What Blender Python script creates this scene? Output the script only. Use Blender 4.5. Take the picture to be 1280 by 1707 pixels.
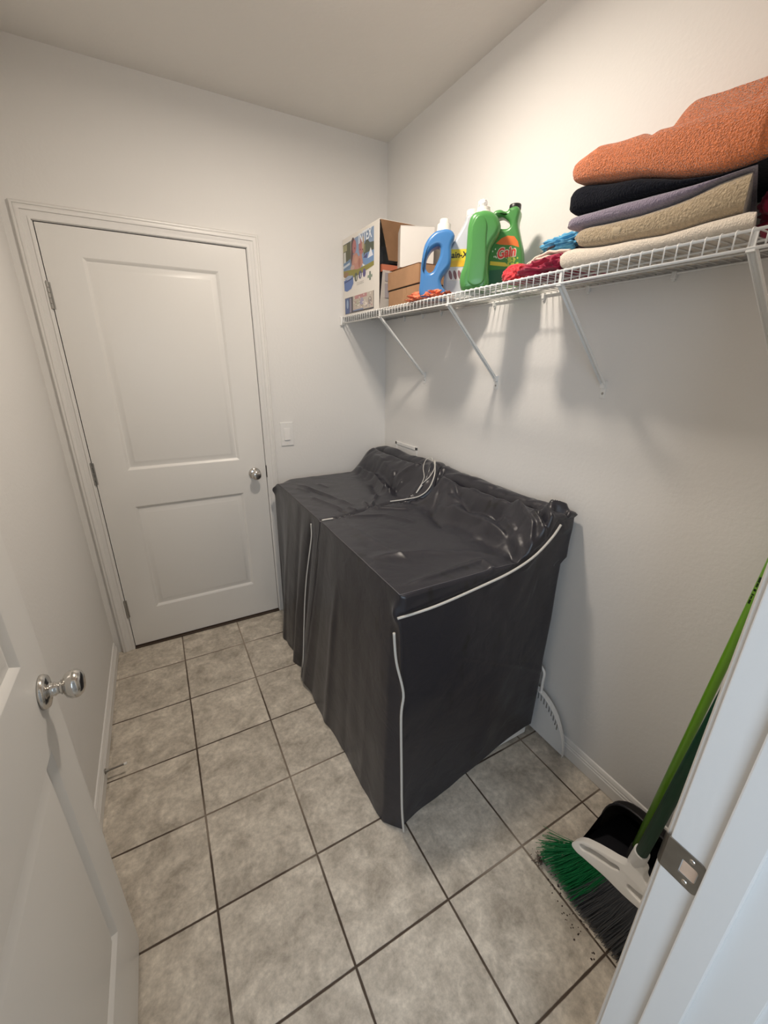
import bpy, bmesh, math, random
from mathutils import Vector, Matrix, noise
random.seed(7)
SC = bpy.context.scene
C = SC.collection
for o in list(bpy.data.objects): bpy.data.objects.remove(o)

# ------------------------------------------------------------------ camera
CAM = (0.40331, -2.34474, 1.54097)
yaw, pit, rol, FPX = 0.50359, -0.35242, 0.01102, 679.73
fw = Vector((math.sin(yaw)*math.cos(pit), math.cos(yaw)*math.cos(pit), math.sin(pit)))
rt = Vector((math.cos(yaw), -math.sin(yaw), 0)); up = rt.cross(fw)
rt2 = rt*math.cos(rol) + up*math.sin(rol); up2 = rt2.cross(fw)
cd = bpy.data.cameras.new('camera'); cam = bpy.data.objects.new('camera', cd); C.objects.link(cam)
M = Matrix((rt2, up2, -fw)).transposed().to_4x4(); M.translation = CAM
cam.matrix_world = M
cd.sensor_fit = 'VERTICAL'; cd.sensor_height = 36; cd.sensor_width = 36; cd.lens = FPX*36/1707
cd.clip_start = .01
SC.camera = cam
# ------------------------------------------------------------------ light and exposure
SC.view_settings.view_transform = 'Standard'; SC.view_settings.look = 'None'
SC.view_settings.gamma = 1; SC.view_settings.use_curve_mapping = False
SC.view_settings.exposure = 0.0
wd = bpy.data.worlds.new('world'); SC.world = wd; wd.use_nodes = True
wd.node_tree.nodes['Background'].inputs[0].default_value = (.80, .88, 1, 1)
wd.node_tree.nodes['Background'].inputs[1].default_value = 0.35
LX, LY, LZ = .95, -1.06, 2.56
def area(name, loc, rot, size, power, color, shape='DISK', sy=None):
    l = bpy.data.lights.new(name, 'AREA'); l.shape = shape; l.size = size
    if sy: l.size_y = sy
    l.energy = power; l.color = color
    o = bpy.data.objects.new(name, l); C.objects.link(o); o.location = loc; o.rotation_euler = rot
    return o
area('ceiling_lamp_light', (LX, LY, LZ-.004), (0, 0, 0), .14, 14.2, (1, .885, .755))
area('hall_daylight', (-.35, -3.35, 1.75), (math.radians(78), 0, math.radians(-22)), 1.1, 25, (.68, .83, 1), 'RECTANGLE', 1.3)

# ------------------------------------------------------------------ helpers
W, H, NY, T = 1.694, 2.62, -2.218, .125     # room width, height, near wall room face, near wall thickness
def link(name, bm, mat, parent=None, smooth=False, loc=None):
    me = bpy.data.meshes.new(name); bm.normal_update(); bm.to_mesh(me); bm.free()
    for m in (mat if isinstance(mat, (list, tuple)) else [mat]): me.materials.append(m)
    if smooth:
        for p in me.polygons: p.use_smooth = True
    o = bpy.data.objects.new(name, me); C.objects.link(o)
    if parent: 
        o.parent = parent
        o.matrix_parent_inverse = Matrix.Translation(-parent.location) if parent.rotation_euler.z == 0 else parent.matrix_basis.inverted()
    if loc is not None: o.location = loc
    return o
def autosmooth(o, ang=35):
    me = o.data
    for p in me.polygons: p.use_smooth = True
    bm = bmesh.new(); bm.from_mesh(me)
    for e in bm.edges:
        if len(e.link_faces) == 2 and e.calc_face_angle(0) > math.radians(ang): e.smooth = False
    bm.to_mesh(me); bm.free()
    return o
def root(name, loc, label=None, cat=None, group=None, kind=None):
    o = bpy.data.objects.new(name, None); C.objects.link(o); o.location = loc; o.empty_display_size = .05
    return tag(o, label, cat, group, kind)
def tag(o, label=None, cat=None, group=None, kind=None):
    if label: o['label'] = label
    if cat: o['category'] = cat
    if group: o['group'] = group
    if kind: o['kind'] = kind
    return o
def struct(name, bm, mat, **k):
    o = link(name, bm, mat, **k); o['kind'] = 'structure'; return o
def box(bm, a, b, bev=0):
    a, b = Vector(a), Vector(b)
    r = bmesh.ops.create_cube(bm, size=1)
    vs = r['verts']; c = (a+b)/2; d = b-a
    for v in vs: v.co = Vector((v.co.x*abs(d.x), v.co.y*abs(d.y), v.co.z*abs(d.z))) + c
    if bev:
        es = list({e for v in vs for e in v.link_edges})
        bmesh.ops.bevel(bm, geom=es, offset=bev, segments=2, profile=.5, affect='EDGES')
    return vs
def boxbm(a, b, bev=0):
    bm = bmesh.new(); box(bm, a, b, bev); return bm
def tube(bm, pts, r, n=8, cap=True):
    pts = [Vector(p) for p in pts]; rings = []
    rr = r if isinstance(r, (list, tuple)) else [r]*len(pts)
    prev = None
    for i, p in enumerate(pts):
        t = (pts[min(i+1, len(pts)-1)] - pts[max(i-1, 0)]).normalized()
        if prev is None:
            a = Vector((0, 0, 1)) if abs(t.z) < .9 else Vector((1, 0, 0)); u = t.cross(a).normalized()
        else: u = (prev - t*prev.dot(t)).normalized()
        prev = u; w = t.cross(u)
        rings.append([bm.verts.new(p + (u*math.cos(2*math.pi*k/n) + w*math.sin(2*math.pi*k/n))*rr[i]) for k in range(n)])
    for a, b in zip(rings, rings[1:]):
        for k in range(n): bm.faces.new((a[k], a[(k+1) % n], b[(k+1) % n], b[k]))
    if cap and n > 2:
        bm.faces.new(rings[0][::-1]); bm.faces.new(rings[-1])
def smoothpts(pts, k=6):
    P = [Vector(p) for p in pts]; out = []
    for i in range(len(P)-1):
        p0 = P[max(i-1, 0)]; p1 = P[i]; p2 = P[i+1]; p3 = P[min(i+2, len(P)-1)]
        for j in range(k):
            t = j/k
            out.append(.5*((2*p1) + (p2-p0)*t + (2*p0-5*p1+4*p2-p3)*t*t + (3*p1-p0-3*p2+p3)*t**3))
    out.append(P[-1]); return out
def lathe(bm, prof, n=32, mat4=None):
    rings = []
    for r, z in prof:
        if r < 1e-6: rings.append([bm.verts.new((0, 0, z))])
        else: rings.append([bm.verts.new((r*math.cos(2*math.pi*k/n), r*math.sin(2*math.pi*k/n), z)) for k in range(n)])
    for a, b in zip(rings, rings[1:]):
        for k in range(n):
            f = [a[k % len(a)], a[(k+1) % len(a)], b[(k+1) % len(b)], b[k % len(b)]]
            f = list(dict.fromkeys(f))
            if len(f) > 2: bm.faces.new(f)
    if mat4:
        vs = [v for r in rings for v in r]
        for v in vs: v.co = mat4 @ v.co
def axis_mat(origin, direction, xhint=(0, 0, 1)):
    z = Vector(direction).normalized(); x = Vector(xhint); x = (x - z*x.dot(z)).normalized(); y = z.cross(x)
    m = Matrix((x, y, z)).transposed().to_4x4(); m.translation = Vector(origin); return m
def grid_faces(bm, rows, closed=False):
    n = len(rows[0])
    for a, b in zip(rows, rows[1:]):
        for k in range(n if closed else n-1):
            bm.faces.new((a[k], a[(k+1) % n], b[(k+1) % n], b[k]))
def curve_mesh(outlines, half, bev, res=4, xf=None, cyclic_smooth=True):
    """closed 2D outlines (first outer, rest holes) -> rounded slab of real thickness; xf maps local (s,z,t) to world"""
    cu = bpy.data.curves.new('tmp', 'CURVE'); cu.dimensions = '2D'; cu.fill_mode = 'BOTH'
    for ol in outlines:
        sp = cu.splines.new('BEZIER' if cyclic_smooth else 'POLY')
        if cyclic_smooth:
            sp.bezier_points.add(len(ol)-1)
            for bp, p in zip(sp.bezier_points, ol):
                bp.co = (p[0], p[1], 0); bp.handle_left_type = bp.handle_right_type = 'AUTO'
            sp.resolution_u = 5
        else:
            sp.points.add(len(ol)-1)
            for q, p in zip(sp.points, ol): q.co = (p[0], p[1], 0, 1)
        sp.use_cyclic_u = True
    cu.extrude = half-bev; cu.bevel_depth = bev; cu.bevel_resolution = res; cu.offset = -bev
    o = bpy.data.objects.new('tmp', cu); C.objects.link(o)
    bpy.context.view_layer.update()
    me = bpy.data.meshes.new_from_object(o.evaluated_get(bpy.context.evaluated_depsgraph_get()))
    bpy.data.objects.remove(o); bpy.data.curves.remove(cu)
    bm = bmesh.new(); bm.from_mesh(me); bpy.data.meshes.remove(me)
    bmesh.ops.remove_doubles(bm, verts=bm.verts, dist=1e-5)
    if xf:
        for v in bm.verts: v.co = xf(v.co)
    bmesh.ops.recalc_face_normals(bm, faces=bm.faces)
    return bm
def text_bm(s, size, ext, xf, shear=0, offset=0, spacing=1):
    cu = bpy.data.curves.new('t', 'FONT'); cu.body = s; cu.size = size; cu.extrude = ext; cu.align_x = 'CENTER'; cu.align_y = 'CENTER'
    cu.shear = shear; cu.offset = offset; cu.space_character = spacing
    o = bpy.data.objects.new('t', cu); C.objects.link(o); bpy.context.view_layer.update()
    me = bpy.data.meshes.new_from_object(o.evaluated_get(bpy.context.evaluated_depsgraph_get()))
    bpy.data.objects.remove(o); bpy.data.curves.remove(cu)
    bm = bmesh.new(); bm.from_mesh(me); bpy.data.meshes.remove(me)
    for v in bm.verts: v.co = xf(v.co)
    return bm
def joinbm(bm, other):
    me = bpy.data.meshes.new('j'); other.to_mesh(me); other.free(); bm.from_mesh(me); bpy.data.meshes.remove(me)

# ------------------------------------------------------------------ materials
def new_mat(name):
    m = bpy.data.materials.new(name); m.use_nodes = True
    return m, m.node_tree, m.node_tree.nodes['Principled BSDF']
def mat(name, col, rough=.5, metal=0, bump=0, bscale=200, sheen=0, coat=0, trans=0, alpha=1, spec=.5, var=0, vscale=8, sss=0, detail=3):
    m, nt, b = new_mat(name)
    b.inputs['Base Color'].default_value = (*col, 1); b.inputs['Roughness'].default_value = rough
    b.inputs['Metallic'].default_value = metal; b.inputs['Specular IOR Level'].default_value = spec
    b.inputs['Sheen Weight'].default_value = sheen; b.inputs['Coat Weight'].default_value = coat
    b.inputs['Transmission Weight'].default_value = trans; b.inputs['Alpha'].default_value = alpha
    if sss:
        b.inputs['Subsurface Weight'].default_value = sss; b.inputs['Subsurface Radius'].default_value = (.01, .01, .01)
    tc = nt.nodes.new('ShaderNodeTexCoord')
    if bump:
        n = nt.nodes.new('ShaderNodeTexNoise'); n.inputs['Scale'].default_value = bscale; n.inputs['Detail'].default_value = detail
        bp = nt.nodes.new('ShaderNodeBump'); bp.inputs['Strength'].default_value = 1; bp.inputs['Distance'].default_value = bump
        nt.links.new(tc.outputs['Object'], n.inputs['Vector']); nt.links.new(n.outputs['Fac'], bp.inputs['Height'])
        nt.links.new(bp.outputs['Normal'], b.inputs['Normal'])
    if var:
        n = nt.nodes.new('ShaderNodeTexNoise'); n.inputs['Scale'].default_value = vscale; n.inputs['Detail'].default_value = 5
        r = nt.nodes.new('ShaderNodeValToRGB')
        r.color_ramp.elements[0].position = .3; r.color_ramp.elements[1].position = .7
        r.color_ramp.elements[0].color = (*[c*(1-var) for c in col], 1); r.color_ramp.elements[1].color = (*[min(c*(1+var), 1) for c in col], 1)
        nt.links.new(tc.outputs['Object'], n.inputs['Vector']); nt.links.new(n.outputs['Fac'], r.inputs['Fac'])
        nt.links.new(r.outputs['Color'], b.inputs['Base Color'])
    return m
M_wall = mat('wall_paint', (.79, .775, .75), .62, bump=.0006, bscale=75, detail=4, spec=.35)
M_ceil = mat('ceiling_paint', (.80, .775, .735), .8, bump=.0015, bscale=38, detail=5, spec=.2)
M_trim = mat('trim_paint', (.80, .785, .76), .32, spec=.5)
M_door = mat('door_paint', (.79, .775, .745), .35, bump=.00015, bscale=60)
M_chrome = mat('satin_nickel', (.62, .60, .57), .16, metal=1)
M_hinge = mat('hinge_metal', (.42, .41, .39), .38, metal=1)
M_strike = mat('strike_metal', (.30, .285, .26), .35, metal=1, var=.15, vscale=30)
M_dark = mat('gap_shade_black', (.018, .014, .011), .8)  # near-black that stands for the shade inside gaps
M_wood = mat('raw_wood', (.62, .45, .33), .7, var=.15, vscale=30)
M_white = mat('white_plastic', (.82, .81, .79), .35)
M_wire = mat('vinyl_coated_wire', (.82, .82, .80), .35)
M_appl = mat('appliance_enamel', (.83, .83, .82), .25)
M_black = mat('black_plastic', (.012, .012, .016), .42)
M_blackin = mat('black_plastic_hood', (.020, .017, .017), .5)
M_card = mat('cardboard', (.37, .21, .112), .85, bump=.0004, bscale=120, var=.10, vscale=14)
M_cardw = mat('white_carton', (.66, .63, .59), .6)
M_print = mat('printed_carton_white', (.80, .76, .70), .4)
M_green = mat('green_jug_plastic', (.075, .275, .070), .34, sss=.15, coat=.1)
M_gcap = mat('black_cap', (.010, .013, .012), .4)
M_blue = mat('blue_jug_plastic', (.055, .195, .46), .30, sss=.15, coat=.1)
M_cream = mat('cream_cap', (.84, .80, .72), .4)
M_gpole = mat('lime_green_pole', (.125, .31, .014), .3, coat=.2)
M_dpole = mat('dark_green_pole', (.005, .050, .023), .55, spec=.25)
M_gbr = mat('green_bristle', (.012, .22, .07), .5)
M_kbr = mat('charcoal_bristle', (.105, .110, .120), .5)
def fabric(name, col, bump=.0035, bscale=260, var=.12, vscale=150, sheen=.5):
    return mat(name, col, .95, bump=bump, bscale=bscale, var=var, vscale=vscale, sheen=sheen, spec=.1, detail=1)
M_orange = fabric('orange_terry', (.70, .20, .068), .006, 330, .28, 260)
M_blk = fabric('black_terry', (.006, .007, .012), .003, 260, .3, 190, .05)
M_lav = fabric('mauve_terry', (.24, .20, .26), .003)
M_tan = fabric('tan_terry', (.40, .31, .20), .0035, 230, .16)
M_tanband = mat('tan_woven_band', (.45, .36, .245), .8, bump=.0008, bscale=300)
M_creamt = fabric('cream_terry', (.74, .65, .54), .0022, 300, .05)
M_red = mat('red_cloth', (.58, .014, .025), .8, bump=.001, bscale=150, sheen=.3)
M_crim = mat('crimson_cloth', (.34, .008, .045), .8, bump=.001, bscale=150, sheen=.2)
M_bluec = mat('sky_blue_cloth', (.10, .38, .62), .7, bump=.001, bscale=150)
M_navy = mat('striped_dark_cloth', (.05, .04, .05), .8)
M_offw = mat('off_white_cloth', (.72, .62, .52), .85, bump=.001, bscale=200)
M_coral = mat('coral_cloth', (.75, .21, .11), .8, bump=.002, bscale=100, var=.2, vscale=60)
M_zip = mat('pale_piping', (.60, .58, .54), .5)

# charcoal cover fabric with damp spots
def cover_mat():
    m, nt, b = new_mat('charcoal_nylon'); tc = nt.nodes.new('ShaderNodeTexCoord')
    mp = nt.nodes.new('ShaderNodeMapping'); mp.inputs['Scale'].default_value = (1, 1, .45)
    nt.links.new(tc.outputs['Object'], mp.inputs['Vector'])
    n = nt.nodes.new('ShaderNodeTexNoise'); n.inputs['Scale'].default_value = 16; n.inputs['Detail'].default_value = 3; n.inputs['Roughness'].default_value = .55
    nt.links.new(mp.outputs[0], n.inputs['Vector'])
    r = nt.nodes.new('ShaderNodeValToRGB'); r.color_ramp.elements[0].position = .30; r.color_ramp.elements[1].position = .37
    r.color_ramp.elements[0].color = (.008, .0078, .0100, 1); r.color_ramp.elements[1].color = (.0180, .0176, .0250, 1)
    nt.links.new(n.outputs['Fac'], r.inputs['Fac']); nt.links.new(r.outputs['Color'], b.inputs['Base Color'])
    b.inputs['Roughness'].default_value = .35; b.inputs['Specular IOR Level'].default_value = .6
    b.inputs['Sheen Weight'].default_value = .08; b.inputs['Sheen Roughness'].default_value = .4
    n2 = nt.nodes.new('ShaderNodeTexNoise'); n2.inputs['Scale'].default_value = 900; n2.inputs['Detail'].default_value = 1
    n3 = nt.nodes.new('ShaderNodeTexNoise'); n3.inputs['Scale'].default_value = 14; n3.inputs['Detail'].default_value = 4; n3.inputs['Distortion'].default_value = .8
    nt.links.new(tc.outputs['Object'], n2.inputs['Vector']); nt.links.new(tc.outputs['Object'], n3.inputs['Vector'])
    b1 = nt.nodes.new('ShaderNodeBump'); b1.inputs['Distance'].default_value = .0002; nt.links.new(n2.outputs['Fac'], b1.inputs['Height'])
    b2 = nt.nodes.new('ShaderNodeBump'); b2.inputs['Distance'].default_value = .0022; nt.links.new(n3.outputs['Fac'], b2.inputs['Height'])
    nt.links.new(b1.outputs[0], b2.inputs['Normal']); nt.links.new(b2.outputs[0], b.inputs['Normal'])
    return m
M_cover = cover_mat()

# floor tile: 12 inch ceramic with a thin brown joint
def tile_mat():
    m, nt, b = new_mat('taupe_floor_tile'); N = nt.nodes; L = nt.links
    tc = N.new('ShaderNodeTexCoord'); sx = N.new('ShaderNodeSeparateXYZ'); L.new(tc.outputs['Object'], sx.inputs[0])
    def mth(op, a, b_=None, v=None):
        n = N.new('ShaderNodeMath'); n.operation = op
        for i, s in enumerate((a, b_)):
            if s is None: continue
            if isinstance(s, (int, float)): n.inputs[i].default_value = s
            else: L.new(s, n.inputs[i])
        return n.outputs[0]
    TX, TY, X0, Y0 = .31109, .30701, .64396, -.24337
    wob = N.new('ShaderNodeTexNoise'); wob.inputs['Scale'].default_value = 25; L.new(tc.outputs['Object'], wob.inputs['Vector'])
    wv = mth('MULTIPLY', mth('SUBTRACT', wob.outputs['Fac'], .5), .0022)
    fx = mth('DIVIDE', mth('SUBTRACT', sx.outputs[0], X0), TX); fy = mth('DIVIDE', mth('SUBTRACT', sx.outputs[1], Y0), TY)
    dx = mth('MULTIPLY', mth('ABSOLUTE', mth('SUBTRACT', mth('FRACT', mth('ADD', fx, .5)), .5)), TX)
    dy = mth('MULTIPLY', mth('ABSOLUTE', mth('SUBTRACT', mth('FRACT', mth('ADD', fy, .5)), .5)), TY)
    dx = mth('MAXIMUM', dx, mth('LESS_THAN', sx.outputs[0], .1))
    d = mth('ADD', mth('MINIMUM', dx, dy), wv)
    mr = N.new('ShaderNodeMapRange'); mr.inputs[1].default_value = .0022; mr.inputs[2].default_value = .0040; L.new(d, mr.inputs[0])
    tilemask = mr.outputs[0]
    # per tile offset
    cb = N.new('ShaderNodeCombineXYZ'); L.new(mth('ROUND', fx), cb.inputs[0])
    cell = N.new('ShaderNodeCombineXYZ'); L.new(mth('FLOOR', fx), cell.inputs[0]); L.new(mth('FLOOR', fy), cell.inputs[1])
    wn = N.new('ShaderNodeTexWhiteNoise'); wn.noise_dimensions = '3D'; L.new(cell.outputs[0], wn.inputs['Vector'])
    va = N.new('ShaderNodeVectorMath'); va.operation = 'MULTIPLY_ADD'; L.new(wn.outputs['Color'], va.inputs[0]); va.inputs[1].default_value = (7, 7, 7); L.new(tc.outputs['Object'], va.inputs[2])
    n1 = N.new('ShaderNodeTexNoise'); n1.inputs['Scale'].default_value = 11; n1.inputs['Detail'].default_value = 9; n1.inputs['Roughness'].default_value = .62; n1.inputs['Distortion'].default_value = .5
    L.new(va.outputs[0], n1.inputs['Vector'])
    r1 = N.new('ShaderNodeValToRGB'); e = r1.color_ramp.elements
    e[0].position = .33; e[0].color = (.38, .335, .275, 1); e[1].position = .68; e[1].color = (.70, .635, .54, 1)
    x = r1.color_ramp.elements.new(.5); x.color = (.535, .48, .405, 1)
    L.new(n1.outputs['Fac'], r1.inputs['Fac'])
    n2 = N.new('ShaderNodeTexNoise'); n2.inputs['Scale'].default_value = 60; n2.inputs['Detail'].default_value = 8; n2.inputs['Roughness'].default_value = .7; L.new(va.outputs[0], n2.inputs['Vector'])
    r2 = N.new('ShaderNodeValToRGB'); r2.color_ramp.elements[0].position = .3; r2.color_ramp.elements[0].color = (.74, .74, .74, 1); r2.color_ramp.elements[1].position = .7; r2.color_ramp.elements[1].color = (1.2, 1.2, 1.2, 1)
    L.new(n2.outputs['Fac'], r2.inputs['Fac'])
    mx = N.new('ShaderNodeMixRGB'); mx.blend_type = 'MULTIPLY'; mx.inputs[0].default_value = 1; L.new(r1.outputs[0], mx.inputs[1]); L.new(r2.outputs[0], mx.inputs[2])
    # joint: mostly dark brown, worn pale in places
    n3 = N.new('ShaderNodeTexNoise'); n3.inputs['Scale'].default_value = 2.1; n3.inputs['Detail'].default_value = 2; L.new(tc.outputs['Object'], n3.inputs['Vector'])
    r3 = N.new('ShaderNodeValToRGB'); r3.color_ramp.elements[0].position = .50; r3.color_ramp.elements[0].color = (.075, .052, .037, 1); r3.color_ramp.elements[1].position = .68; r3.color_ramp.elements[1].color = (.34, .28, .22, 1)
    L.new(n3.outputs['Fac'], r3.inputs['Fac'])
    m2 = N.new('ShaderNodeMixRGB'); L.new(tilemask, m2.inputs[0]); L.new(r3.outputs[0], m2.inputs[1]); L.new(mx.outputs[0], m2.inputs[2])
    L.new(m2.outputs[0], b.inputs['Base Color'])
    ro = N.new('ShaderNodeMapRange'); ro.inputs[3].default_value = .75; ro.inputs[4].default_value = .42; L.new(tilemask, ro.inputs[0]); L.new(ro.outputs[0], b.inputs['Roughness'])
    hs = mth('ADD', mth('MULTIPLY', tilemask, .0012), mth('MULTIPLY', n2.outputs['Fac'], .0004))
    hs = mth('ADD', hs, mth('MULTIPLY', n1.outputs['Fac'], .0016))
    bp = N.new('ShaderNodeBump'); bp.inputs['Distance'].default_value = 1; L.new(hs, bp.inputs['Height']); L.new(bp.outputs[0], b.inputs['Normal'])
    b.inputs['Specular IOR Level'].default_value = .4
    return m
M_tile = tile_mat()

# ------------------------------------------------------------------ room shell
struct('floor', boxbm((-1.6, -3.9, -.12), (3.0, .25, 0)), M_tile)
struct('ceiling', boxbm((-1.6, -3.9, H), (3.0, .25, H+.12)), M_ceil)
struct('wall_left', boxbm((-.12, NY-T, 0), (0, .2, H)), M_wall)
struct('wall_right', boxbm((W, NY-T, 0), (W+.12, .2, H)), M_wall)
DL, DR, DB, DT = .097, .910, .017, 2.049    # far door slab
bm = bmesh.new()
box(bm, (0, 0, 0), (DL-.003, .12, H)); box(bm, (DR+.003, 0, 0), (W, .12, H)); box(bm, (DL-.003, 0, DT+.003), (DR+.003, .12, H))
struct('wall_back', bm, M_wall)
struct('door_gap_shade', boxbm((-.1, .125, 0), (1.2, .16, 2.3)), M_dark)  # near-black sheet behind the door; shade of its gaps put into the colour
# near wall with the doorway the photo is taken from
JL, JR, JT = .091, .913, 2.06                # jamb faces
bm = bmesh.new()
box(bm, (0, NY-T, 0), (JL-.019, NY, H)); box(bm, (JR+.019, NY-T, 0), (W, NY, H)); box(bm, (JL-.019, NY-T, JT+.019), (JR+.019, NY, H))
struct('wall_front', bm, M_wall)
struct('wall_hall', boxbm((-1.6, -3.9, 0), (3.0, -3.8, H)), M_wall)
struct('wall_hall_left', boxbm((-1.6, NY-T, 0), (-.12, NY, H)), M_wall)
struct('wall_hall_right', boxbm((W+.12, NY-T, 0), (3.0, NY, H)), M_wall)

def sweep(bm, path, prof, closed=False):
    """path: list of (point, inner dir, out dir) - profile (a along inner dir, b along out dir)"""
    rows = [[bm.verts.new(Vector(p) + Vector(i)*a + Vector(o)*b) for a, b in prof] for p, i, o in path]
    for r0, r1 in zip(rows, rows[1:]):
        for k in range(len(prof)):
            bm.faces.new((r0[k], r0[(k+1) % len(prof)], r1[(k+1) % len(prof)], r1[k]))
    bm.faces.new(rows[0]); bm.faces.new(rows[-1][::-1])
CAS = [(0, 0), (0, .008), (.003, .0105), (.009, .0105), (.0095, .0075), (.014, .0070), (.024, .0115), (.029, .0115), (.0295, .0155), (.036, .0175), (.043, .0165), (.047, .0125), (.0475, .0155), (.054, .0155), (.058, .011), (.058, 0)]
def casing(name, xl, xr, zt, y, sgn, zb=0):
    bm = bmesh.new(); o = (0, sgn, 0)
    sweep(bm, [((xl, y, zb), (-1, 0, 0), o), ((xl, y, zt), (-1, 0, 1), o), ((xr, y, zt), (1, 0, 1), o), ((xr, y, zb), (1, 0, 0), o)], CAS)
    bmesh.ops.recalc_face_normals(bm, faces=bm.faces)
    return autosmooth(struct(name, bm, M_trim), 50)
casing('trim_1', DL-.006, DR+.005, DT+.006, 0, -1)
# jamb reveal edge of the far door
bm = bmesh.new()
box(bm, (DL-.018, -.0015, 0), (DL-.003, .1, DT+.015)); box(bm, (DR+.003, -.0015, 0), (DR+.018, .1, DT+.015)); box(bm, (DL-.018, -.0015, DT+.003), (DR+.018, .1, DT+.018))
struct('trim_2', bm, M_trim)
struct('trim_3', boxbm((DL-.003, -.012, 0), (DR+.003, .12, .010), .002), mat('bronze_threshold', (.06, .04, .028), .5))
# near doorway: jambs, stops, casings
bm = bmesh.new()
for s, x in ((1, JR), (-1, JL)):
    box(bm, (x, NY-T-.002, 0), (x+s*.019, NY+.003, JT+.019), .0015)
box(bm, (JL, NY-T-.002, JT), (JR, NY+.003, JT+.019), .0015)
struct('trim_4', bm, M_trim)
bm = bmesh.new()
for s, x in ((1, JR), (-1, JL)):
    box(bm, (x-s*.011, NY-.078, 0), (x, NY-.041, JT), .002)
box(bm, (JL, NY-.078, JT-.011), (JR, NY-.041, JT), .002)
struct('trim_5', bm, M_trim)
casing('trim_6', JL-.004+0.0, JR+.006, JT+.006, NY, 1)
casing('trim_7', JL-.006, JR+.006, JT+.006, NY-T, -1)
# baseboards
BB = [(0, 0), (.012, 0), (.0135, .004), (.0135, .048), (.011, .052), (.011, .058), (.0085, .062), (.0085, .068), (.006, .075), (.004, .080), (0, .083)]
def baseboard(name, p0, p1, out):
    bm = bmesh.new()
    sweep(bm, [(p0, out, (0, 0, 1)), (p1, out, (0, 0, 1))], BB)
    bmesh.ops.recalc_face_normals(bm, faces=bm.faces)
    return struct(name, bm, M_trim)
baseboard('baseboard_left', (0, -.018, 0), (0, NY+.02, 0), (1, 0, 0))
baseboard('baseboard_right', (W, 0, 0), (W, NY, 0), (-1, 0, 0))
baseboard('baseboard_back', (DR+.066, 0, 0), (W-.014, 0, 0), (0, -1, 0))
baseboard('baseboard_front', (JR+.066, NY, 0), (W-.014, NY, 0), (0, 1, 0))

# ------------------------------------------------------------------ doors
def panel_door(w, h, t, panels):
    """slab in local coords: x 0..w, z 0..h, faces at y=-t and y=0, with moulded panels (x0,z0,x1,z1) on both faces"""
    bm = bmesh.new()
    xs = sorted({0, w, *[p[0] for p in panels], *[p[2] for p in panels]}); zs = sorted({0, h, *[p[1] for p in panels], *[p[3] for p in panels]})
    prof = [(0, 0), (.002, .0008), (.013, .0108), (.015, .0112), (.018, .0112), (.040, .0025), (.043, .002)]
    for y, s in ((-t, 1), (0, -1)):
        for i in range(len(xs)-1):
            for j in range(len(zs)-1):
                x0, x1, z0, z1 = xs[i], xs[i+1], zs[j], zs[j+1]
                if any(abs(p[0]-x0) < 1e-6 and abs(p[1]-z0) < 1e-6 for p in panels):
                    rings = [[bm.verts.new((a, y+s*d, b)) for a, b in ((x0+k, z0+k), (x1-k, z0+k), (x1-k, z1-k), (x0+k, z1-k))] for k, d in prof]
                    grid_faces(bm, rings, True); bm.faces.new(rings[-1])
                else: bm.faces.new([bm.verts.new(q) for q in ((x0, y, z0), (x1, y, z0), (x1, y, z1), (x0, y, z1))])
    for a, b in (((0, 0), (w, 0)), ((w, 0), (w, h)), ((w, h), (0, h)), ((0, h), (0, 0))):
        bm.faces.new([bm.verts.new(q) for q in ((a[0], -t, a[1]), (b[0], -t, b[1]), (b[0], 0, b[1]), (a[0], 0, a[1]))])
    bmesh.ops.remove_doubles(bm, verts=bm.verts, dist=1e-5); bmesh.ops.recalc_face_normals(bm, faces=bm.faces)
    return bm
def knob_bm(origin, direction, lock=False):
    bm = bmesh.new()
    pr = [(0, 0), (.033, 0), (.033, .004), (.030, .009), (.020, .012), (.0135, .013), (.0125, .016), (.0135, .019), (.0115, .022), (.011, .028), (.014, .030), (.0125, .032),
          (.017, .034), (.023, .038), (.0268, .044), (.0275, .051), (.026, .057), (.0215, .0625), (.015, .0655), (.008, .0665), (0, .0668)]
    lathe(bm, pr, 40, axis_mat(origin, direction))
    bmesh.ops.recalc_face_normals(bm, faces=bm.faces); return bm
# far door
d1 = root('door_1', (DL, .0, 0), kind='structure')
w1, h1 = DR-DL, DT-DB
bm = panel_door(w1, h1, .035, [(.134, .820+0, .675, .0+.82)][:0] + [(.136, .214, .678, .813), (.136, 1.002, .678, 1.925)])
for v in bm.verts: v.co = Vector((DL+v.co.x, v.co.y+.0345, DB+v.co.z))
autosmooth(link('door_slab', bm, M_door, d1), 25)
link('door_knob', knob_bm((.846, -.0005, .935), (0, -1, 0)), M_chrome, d1, smooth=True)
link('latch_plate', boxbm((DR+.0005, -.006, .905), (DR+.009, -.0016, .975), .001), mat('dark_latch', (.03, .025, .02), .4, metal=.7), d1)
def hinge(parent, x, y, z0, z1, dy=-1):
    bm = bmesh.new(); n = 5; L = (z1-z0)/n
    for k in range(n): tube(bm, [(x, y, z0+k*L+.0007), (x, y, z0+(k+1)*L-.0007)], .0062, 12)
    tube(bm, [(x, y, z1), (x, y, z1+.004)], .0048, 10)
    box(bm, (x-.013, y+.004*abs(dy), z0), (x+.011, y+.0065, z1))
    return autosmooth(link('hinge', bm, M_hinge, parent), 40)
for a, b in ((1.736, 1.837), (.965, 1.072), (.205, .310)): hinge(d1, DL-.0045, -.007, a, b)
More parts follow.
